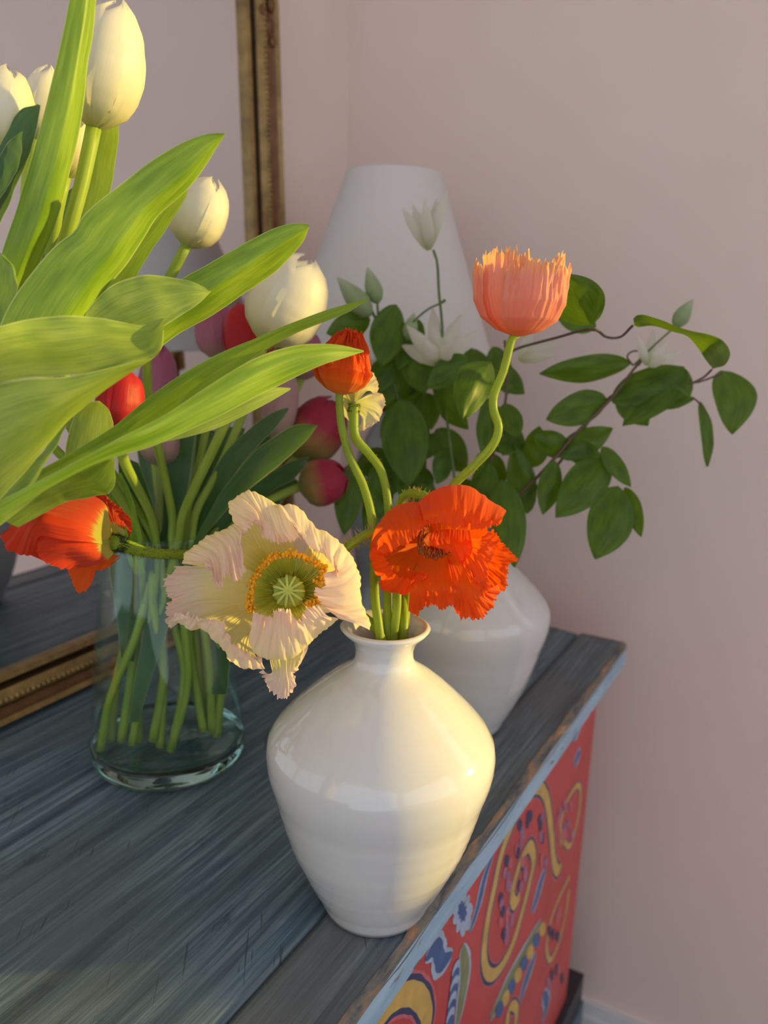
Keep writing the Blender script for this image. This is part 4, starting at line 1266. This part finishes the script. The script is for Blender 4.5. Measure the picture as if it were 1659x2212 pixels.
def cup(parent, base, tip, R, mat, spin=0, petals=4, close=0.0, amp=.002, span=80, fringe=.10, nu=60, nv=30, pl=7, inner=.8):
    """upright half-open poppy: silky pleated petals round a cup"""
    SEED[0] += 13
    L = np.linalg.norm(tip - base)
    ax, a, b = frame_of(tip - base)
    for k in range(petals):
        inn = k % 2
        ang0 = spin + k * 2 * math.pi / petals
        G = np.zeros((nv + 1, nu + 1, 3))
        for j in range(nv + 1):
            t = j / nv
            prof = np.interp(t, [0, .08, .25, .5, .75, 1], [.12, .50, .84, 1.0, 1.0 - close * .4, 1.0 - close])
            for i in range(nu + 1):
                s_ = i / nu * 2 - 1
                w_ = ang0 + s_ * math.radians(span) * (1 - .12 * t)
                pleat = nz(s_ * pl, t * 1.1, SEED[0] + k * 3) + .6 * nz(s_ * pl * 2.2, t * 2.0, SEED[0] + k * 3 + 1) + .4 * nz(s_ * pl * 4, t * 7, SEED[0] + k * 3 + 2)
                r = R * prof * (1 - (1 - inner) * inn) + amp * (t ** 1.2) * pleat
                h = L * (t * (1 + inn * .14) - .10 * s_ * s_ * t) + L * fringe * t ** 3 * (nz(s_ * 9, k, SEED[0]) + .8 * nz(s_ * 22, k, SEED[0] + 3))
                G[j, i] = base + ax * h + r * (math.cos(w_) * a + math.sin(w_) * b)
        sheet('petal', G, mat, parent)
    return ax


# --- peach poppy
qP = thing('poppy', 'tall peach cup-shaped poppy on a wavy sunlit stem', 'poppy', P(880, 1400, .42), GP)
cup(qP, P(1118, 726, .432), P(1130, 572, .425), 97 / F * .43 * SC, MT['q_peach'], .5, 5, -.03, .0032, 62, .15, 80, 36, 8, .84)
st, fr = tube('stem', [P(1118, 722, .432), P(1105, 735, .432), P(1088, 800, .432), P(1068, 850, .432), P(1066, 885, .432), P(1077, 925, .432), P(1062, 965, .434), P(1020, 1010, .437), P(975, 1055, .44), P(920, 1150, .44), P(885, 1260, .435), P(872, 1360, .423), P(850, 1500, .425)], [.0026, .0027, .0028, .0029, .0029], MT['pstem'], qP, 12, 90)
hairs('stem_hairs', fr, 300, .0014, MT['hair'], st, .0, .6, .00009, 22)
# --- small tangerine poppy
qT = thing('poppy', 'small tangerine poppy ball opening on a curved lit stem', 'poppy', P(830, 1400, .42), GP)
cup(qT, P(734, 852, .428), P(750, 738, .424), 64 / F * .428 * SC, MT['q_tang'], .2, 5, .62, .0060, 62, .10, 60, 34, 4, .92)
cup(qT, P(737, 835, .428), P(752, 728, .424), 52 / F * .428 * SC, MT['q_tang'], 1.0, 5, .70, .0062, 62, .12, 60, 34, 4.5, .85)
st, fr = tube('stem', [P(735, 835, .428), P(733, 860, .428), P(738, 920, .428), P(755, 985, .428), P(785, 1050, .428), P(803, 1120, .427), P(808, 1200, .424), P(810, 1290, .416), P(820, 1370, .412), P(830, 1500, .415)], [.0024, .0025, .0029, .0027, .0026], MT['pstem'], qT, 12, 80)
hairs('stem_hairs', fr, 260, .0013, MT['hair'], st, .05, .7, .00009, 23)
# --- pale poppy seen from behind
qB = thing('poppy', 'pale yellow poppy seen from behind, below the tangerine one', 'poppy', P(850, 1400, .425), GP)
lobe(qB, [([(215, 1020), (235, 1000), (250, 1010)], .436), ([(170, 950), (250, 890), (330, 930)], .444), ([(175, 900), (220, 830), (340, 795), (385, 830), (402, 900), (385, 960)], .450)], MT['q_pale'], C6b, .0016, 8, 2, 60, 24)
lobe(qB, [([(245, 1005), (250, 1025), (245, 1045)], .436), ([(330, 960), (350, 1040), (290, 1120)], .442), ([(385, 945), (432, 955), (448, 1000), (430, 1080), (385, 1150), (300, 1200), (265, 1190)], .446)], MT['q_pale'], C6b, .0014, 9, 2, 60, 24)
lobe(qB, [([(220, 1030), (212, 1020), (215, 1010)], .436), ([(190, 1080), (160, 1020), (170, 950)], .445), ([(230, 1160), (150, 1080), (140, 980), (180, 900)], .455)], MT['q_pale'], C6b, .0014, 8, 2, 50, 20)
st, fr = tube('stem', [P(765, 872, .436), P(764, 900, .436), P(768, 945, .436), P(795, 978, .436), P(822, 1015, .436), P(836, 1070, .436), P(840, 1140, .434), P(838, 1250, .426), P(838, 1370, .418), P(850, 1500, .425)], [.0032, .0026, .0026, .0027, .0027], MT['pstem'], qB, 12, 80)
hairs('stem_hairs', fr, 260, .0013, MT['hair'], st, .03, .7, .00009, 24)
hairs('receptacle_hairs', fr, 200, .0016, MT['hairdark'], st, .0, .03, .00012, 25)

# ------------------------------------------------------------------ clematis in the back vase
GC = 'clematis sprays in the back vase'


def cleaf(parent, base, tip, w, d, tilt=0.0, fold=.18, curl=.15, mat=None, skew=0.0):
    """ovate leaf: base and tip (x, y), w width in frame units, d depth or (base, tip)"""
    SEED[0] += 5
    d0, d1 = d if hasattr(d, '__len__') else (d, d)
    a, b = P(*base, d0), P(*tip, d1)
    ax = b - a
    L = np.linalg.norm(ax)
    ax /= L
    view = (a + b) / 2 - np.array([0, 0, ZC])
    view /= np.linalg.norm(view)
    s = np.cross(ax, view)
    s /= np.linalg.norm(s)
    nrm = np.cross(s, ax)
    s2 = s * math.cos(tilt) + nrm * math.sin(tilt)
    n2 = np.cross(s2, ax)
    W_ = 1.18 * w / F * (d0 + d1) / 2 * SC / 2
    nu, nv = 22, 8
    G = np.zeros((nv + 1, nu + 1, 3))
    for i in range(nu + 1):
        t = i / nu
        wd = W_ * 2.06 * t ** .62 * (1 - t) ** .92 * (1 + .25 * t)
        wd = max(wd, W_ * .02)
        for j in range(nv + 1):
            q = j / nv * 2 - 1
            G[j, i] = a + ax * L * t + s2 * (wd * q + skew * L * math.sin(math.pi * t)) + n2 * (fold * wd * abs(q) + curl * L * (t * t - t) + .04 * L * nz(t * 3, q * 1.3, SEED[0]))
    return sheet('leaf', G, mat or MT['cleaf'], parent)


def sepals(parent, base, tips, d, w, mat=None, name='sepal'):
    """pointed clematis sepals from one centre to traced tips (x, y, depth offset)"""
    for tpt in tips:
        x, y = tpt[:2]
        do = tpt[2] if len(tpt) > 2 else 0
        SEED[0] += 3
        a, b = P(*base, d), P(x, y, d + do)
        ax = b - a
        L = np.linalg.norm(ax)
        ax /= L
        view = a - np.array([0, 0, ZC])
        view /= np.linalg.norm(view)
        s = np.cross(ax, view)
        s /= np.linalg.norm(s) + 1e-9
        nr = np.cross(s, ax)
        nu, nv = 6, 18
        W_ = w / F * d * SC / 2
        G = np.zeros((nv + 1, nu + 1, 3))
        for j in range(nv + 1):
            t = j / nv
            wd = W_ * max(.03, np.interp(t, [0, .12, .4, .65, .88, 1], [.3, .7, 1, .85, .35, .0]))
            for i in range(nu + 1):
                q = i / nu * 2 - 1
                G[j, i] = a + ax * L * t + s * wd * q + nr * (.35 * wd * q * q - .10 * L * math.sin(math.pi * t))
        sheet(name, G, mat or MT['c_white'], parent)


def vine(parent, pts, r, mat=None, name='vine'):
    return tube(name, [P(*p) for p in pts], r, mat or MT['vine'], parent, 8, 40)


def bud(parent, base, tip, w, d):
    B, T = P(*base, d), P(*tip, d)
    ax, a, b = frame_of(T - B)
    L = np.linalg.norm(T - B)
    R = w / F * d * SC / 2
    n, k = 24, 20
    V, uv = [], []
    for j in range(k):
        t = j / (k - 1)
        r = R * np.interp(t, [0, .08, .3, .55, .8, .95, 1], [.2, .65, 1, .85, .45, .14, .02])
        for i in range(n):
            w_ = 2 * math.pi * i / n + .5 * t
            rr = r * (1 + .08 * abs(math.cos(2 * w_)))
            V.append(B + ax * L * t + rr * (math.cos(w_) * a + math.sin(w_) * b))
            uv.append((i / n, t))
    mesh('bud', V, [(j * n + i, j * n + (i + 1) % n, (j + 1) * n + (i + 1) % n, (j + 1) * n + i) for j in range(k - 1) for i in range(n)], MT['c_bud'], parent, True, uv)


neck2 = (1018, 1185)
root = P(1018, 1400, .652)
k1 = thing('clematis', 'long arching clematis spray reaching right across the pink wall', 'clematis', root, GC)
vine(k1, [(1018, 1400, .652), (1018, 1185, .625), (1050, 1120, .62), (1110, 1080, .615), (1180, 1010, .61), (1250, 930, .605), (1320, 862, .60), (1375, 790, .60), (1400, 770, .60)], [.0016, .0016, .0015, .0012])
vine(k1, [(1030, 1180, .63), (1120, 1090, .625), (1200, 1010, .615), (1280, 900, .61), (1330, 850, .605), (1420, 830, .60), (1490, 828, .60), (1520, 822, .60), (1560, 806, .60)], [.0015, .0014, .0011, .0009])
vine(k1, [(1085, 770, .61), (1120, 752, .61), (1200, 730, .56), (1276, 711, .50), (1310, 728, .53), (1340, 728, .56), (1366, 704, .49)], [.0012, .0011, .0010, .0010])
vine(k1, [(1018, 1185, .63), (1060, 1000, .625), (1090, 880, .62), (1095, 790, .615), (1090, 735, .61)], [.0014, .0013, .0012])
vine(k1, [(1498, 826, .60), (1520, 815, .60), (1537, 799, .555)], .0009)
vine(k1, [(1495, 858, .60), (1508, 868, .60), (1515, 880, .60)], .0008)
vine(k1, [(1368, 790, .60), (1355, 770, .60), (1370, 758, .60), (1392, 765, .60), (1380, 790, .60)], .0008)
cleaf(k1, (1557, 800), (1582, 938), 92, .60, .25, .10, .18, skew=.14)
# the curled leaf at the top right
blade(k1, [(1368, 688), (1372, 682), (1392, 680), (1430, 692), (1470, 708), (1527, 722), (1560, 735), (1577, 762), (1566, 788), (1540, 797)], [(1370, 702), (1378, 706), (1410, 704), (1450, 716), (1480, 726), (1500, 742), (1518, 768), (1530, 785), (1536, 792), (1539, 797)], (.485, .485, .49, .55), (.495, .495, .505, .55), -.12, MT['cleaf'], .001, 40, 8)
cleaf(k1, (1362, 786), (1166, 808), 66, (.60, .585), .35, .18, .12)
cleaf(k1, (1312, 862), (1180, 906), 78, (.605, .59), .2, .15, .1)
cleaf(k1, (1322, 868), (1478, 792), 90, (.60, .595), .4, .25, .1)
cleaf(k1, (1482, 800), (1345, 920), 78, (.598, .592), -.3, .2, .1)
cleaf(k1, (1395, 850), (1498, 864), 62, (.60, .592), -.2, .2, .1)
cleaf(k1, (1475, 792), (1465, 882), 66, (.602, .60), .5, .2, .1)
cleaf(k1, (1340, 840), (1400, 920), 70, (.606, .60), .1, .2, .1)
cleaf(k1, (1512, 868), (1528, 1008), 40, .60, .75, .3, .3, skew=.05)
cleaf(k1, (1205, 985), (1324, 925), 66, (.61, .60), .2, .18, .1)
cleaf(k1, (1230, 980), (1150, 935), 60, (.612, .60), .1, .18, .1)
cleaf(k1, (1225, 975), (1300, 985), 60, (.612, .60), -.3, .18, .1)
cleaf(k1, (1318, 985), (1200, 1118), 96, (.605, .59), .15, .14, .12)
cleaf(k1, (1300, 965), (1363, 1052), 42, (.60, .595), .3, .2, .1)
cleaf(k1, (1335, 1050), (1286, 1208), 106, (.60, .59), .2, .22, .08, skew=.05)
cleaf(k1, (1350, 1052), (1385, 1160), 50, (.605, .60), -.6, .2, .08)
cleaf(k1, (1085, 1036), (1112, 1226), 84, (.60, .588), .15, .2, .12)
cleaf(k1, (1200, 996), (1172, 1112), 58, (.605, .598), .4, .2, .2)
cleaf(k1, (1088, 872), (1120, 946), 56, (.61, .60), .2, .2, .1)
cleaf(k1, (1140, 1110), (1110, 960), 64, (.625, .615), .1, .15, .1)
cleaf(k1, (1150, 1010), (1165, 920), 60, (.625, .615), .2, .15, .1)
cleaf(k1, (1282, 700), (1212, 592), 112, (.490, .468), .2, .15, .15)
cleaf(k1, (1268, 672), (1292, 616), 42, (.602, .60), .2, .15, .1)
cleaf(k1, (1288, 705), (1195, 672), 60, (.602, .595), -.3, .15, .1)
sepals(k1, (1398, 790), [(1376, 722, -.01), (1412, 710, .01), (1442, 735, 0), (1478, 758, .0), (1440, 775, -.015)], .60, 20)
sepals(k1, (1122, 778), [(1215, 740, 0), (1190, 726, .01), (1150, 715, .01), (1205, 765, -.01)], .64, 24)
bud(k1, (1458, 706), (1497, 646), 34, .60)
vine(k1, [(1370, 788, .60), (1420, 740, .60), (1458, 706, .60)], .0009, MT['vineg'])

k2 = thing('clematis', 'upright clematis stem with white star flowers before the lampshade', 'clematis', root + np.array([.004, .004, 0]), GC)
vine(k2, [(1022, 1400, .652), (1015, 1185, .625), (985, 1050, .62), (965, 900, .615), (957, 780, .61), (955, 700, .605), (948, 630, .60), (945, 570, .60), (936, 540, .60)], [.0015, .0015, .0013, .0012], MT['vineg'])
vine(k2, [(952, 655, .603), (925, 668, .605), (898, 690, .61), (870, 720, .615)], .0009, MT['vineg'])
vine(k2, [(952, 655, .603), (962, 648, .603)], .0014, MT['vineg'])
sepals(k2, (926, 540), [(868, 448, 0), (891, 440, .008), (918, 424, -.01), (944, 428, .01), (967, 408, 0), (925, 450, -.02)], .60, 26)
sepals(k2, (948, 785), [(878, 702, 0), (866, 745, .01), (934, 662, .012), (998, 676, .008), (1032, 714, 0), (915, 735, -.02), (980, 735, -.02)], .605, 34)
cleaf(k2, (1062, 782), (1000, 906), 92, (.505, .475), .25, .28, .18, skew=-.08)
cleaf(k2, (1012, 772), (920, 838), 66, (.605, .595), .2, .2, .1)
cleaf(k2, (868, 862), (884, 1052), 108, (.60, .59), .1, .15, .1)
cleaf(k2, (1055, 860), (1040, 985), 46, (.61, .60), .6, .2, .1)

k3 = thing('clematis', 'leafy clematis stem with green buds left of the lampshade', 'clematis', root + np.array([-.004, -.003, 0]), GC)
vine(k3, [(1014, 1400, .652), (1010, 1185, .63), (950, 1080, .64), (890, 950, .64), (840, 800, .63), (815, 700, .62), (800, 665, .615)], [.0014, .0014, .0012], MT['vineg'])
bud(k3, (800, 682), (728, 598), 46, .61)
bud(k3, (816, 655), (793, 576), 36, .615)
bud(k3, (880, 735), (895, 675), 34, .615)
vine(k3, [(815, 655, .615), (818, 690, .618), (825, 730, .62)], .001, MT['vineg'])
cleaf(k3, (856, 658), (822, 792), 84, (.61, .60), .3, .2, -.1)
cleaf(k3, (800, 690), (705, 720), 64, (.62, .61), .2, .2, .1)
cleaf(k3, (760, 1000), (744, 1156), 66, (.60, .595), .1, .2, .1)
cleaf(k3, (812, 1000), (820, 1120), 48, (.61, .60), .4, .2, .1)
cleaf(k3, (905, 690), (860, 800), 60, (.625, .615), -.3, .2, .1)
cleaf(k3, (870, 740), (810, 850), 66, (.63, .62), .1, .2, .1)
rnd = random.Random(21)
for i in range(46):
    x, y = rnd.uniform(815, 1130), rnd.uniform(745, 1075)
    if x > 1080 and y < 860:
        continue
    an = rnd.uniform(.3, 2.8)
    ln = rnd.uniform(75, 135)
    dz = rnd.uniform(.615, .68)
    cleaf(rnd.choice([k2, k3, k1]), (x, y), (x + math.cos(an) * ln * .8, min(1150, y + math.sin(an) * ln)), rnd.uniform(45, 80), (dz, dz - rnd.uniform(-.015, .025)), rnd.uniform(-.7, .7), .2, .15)
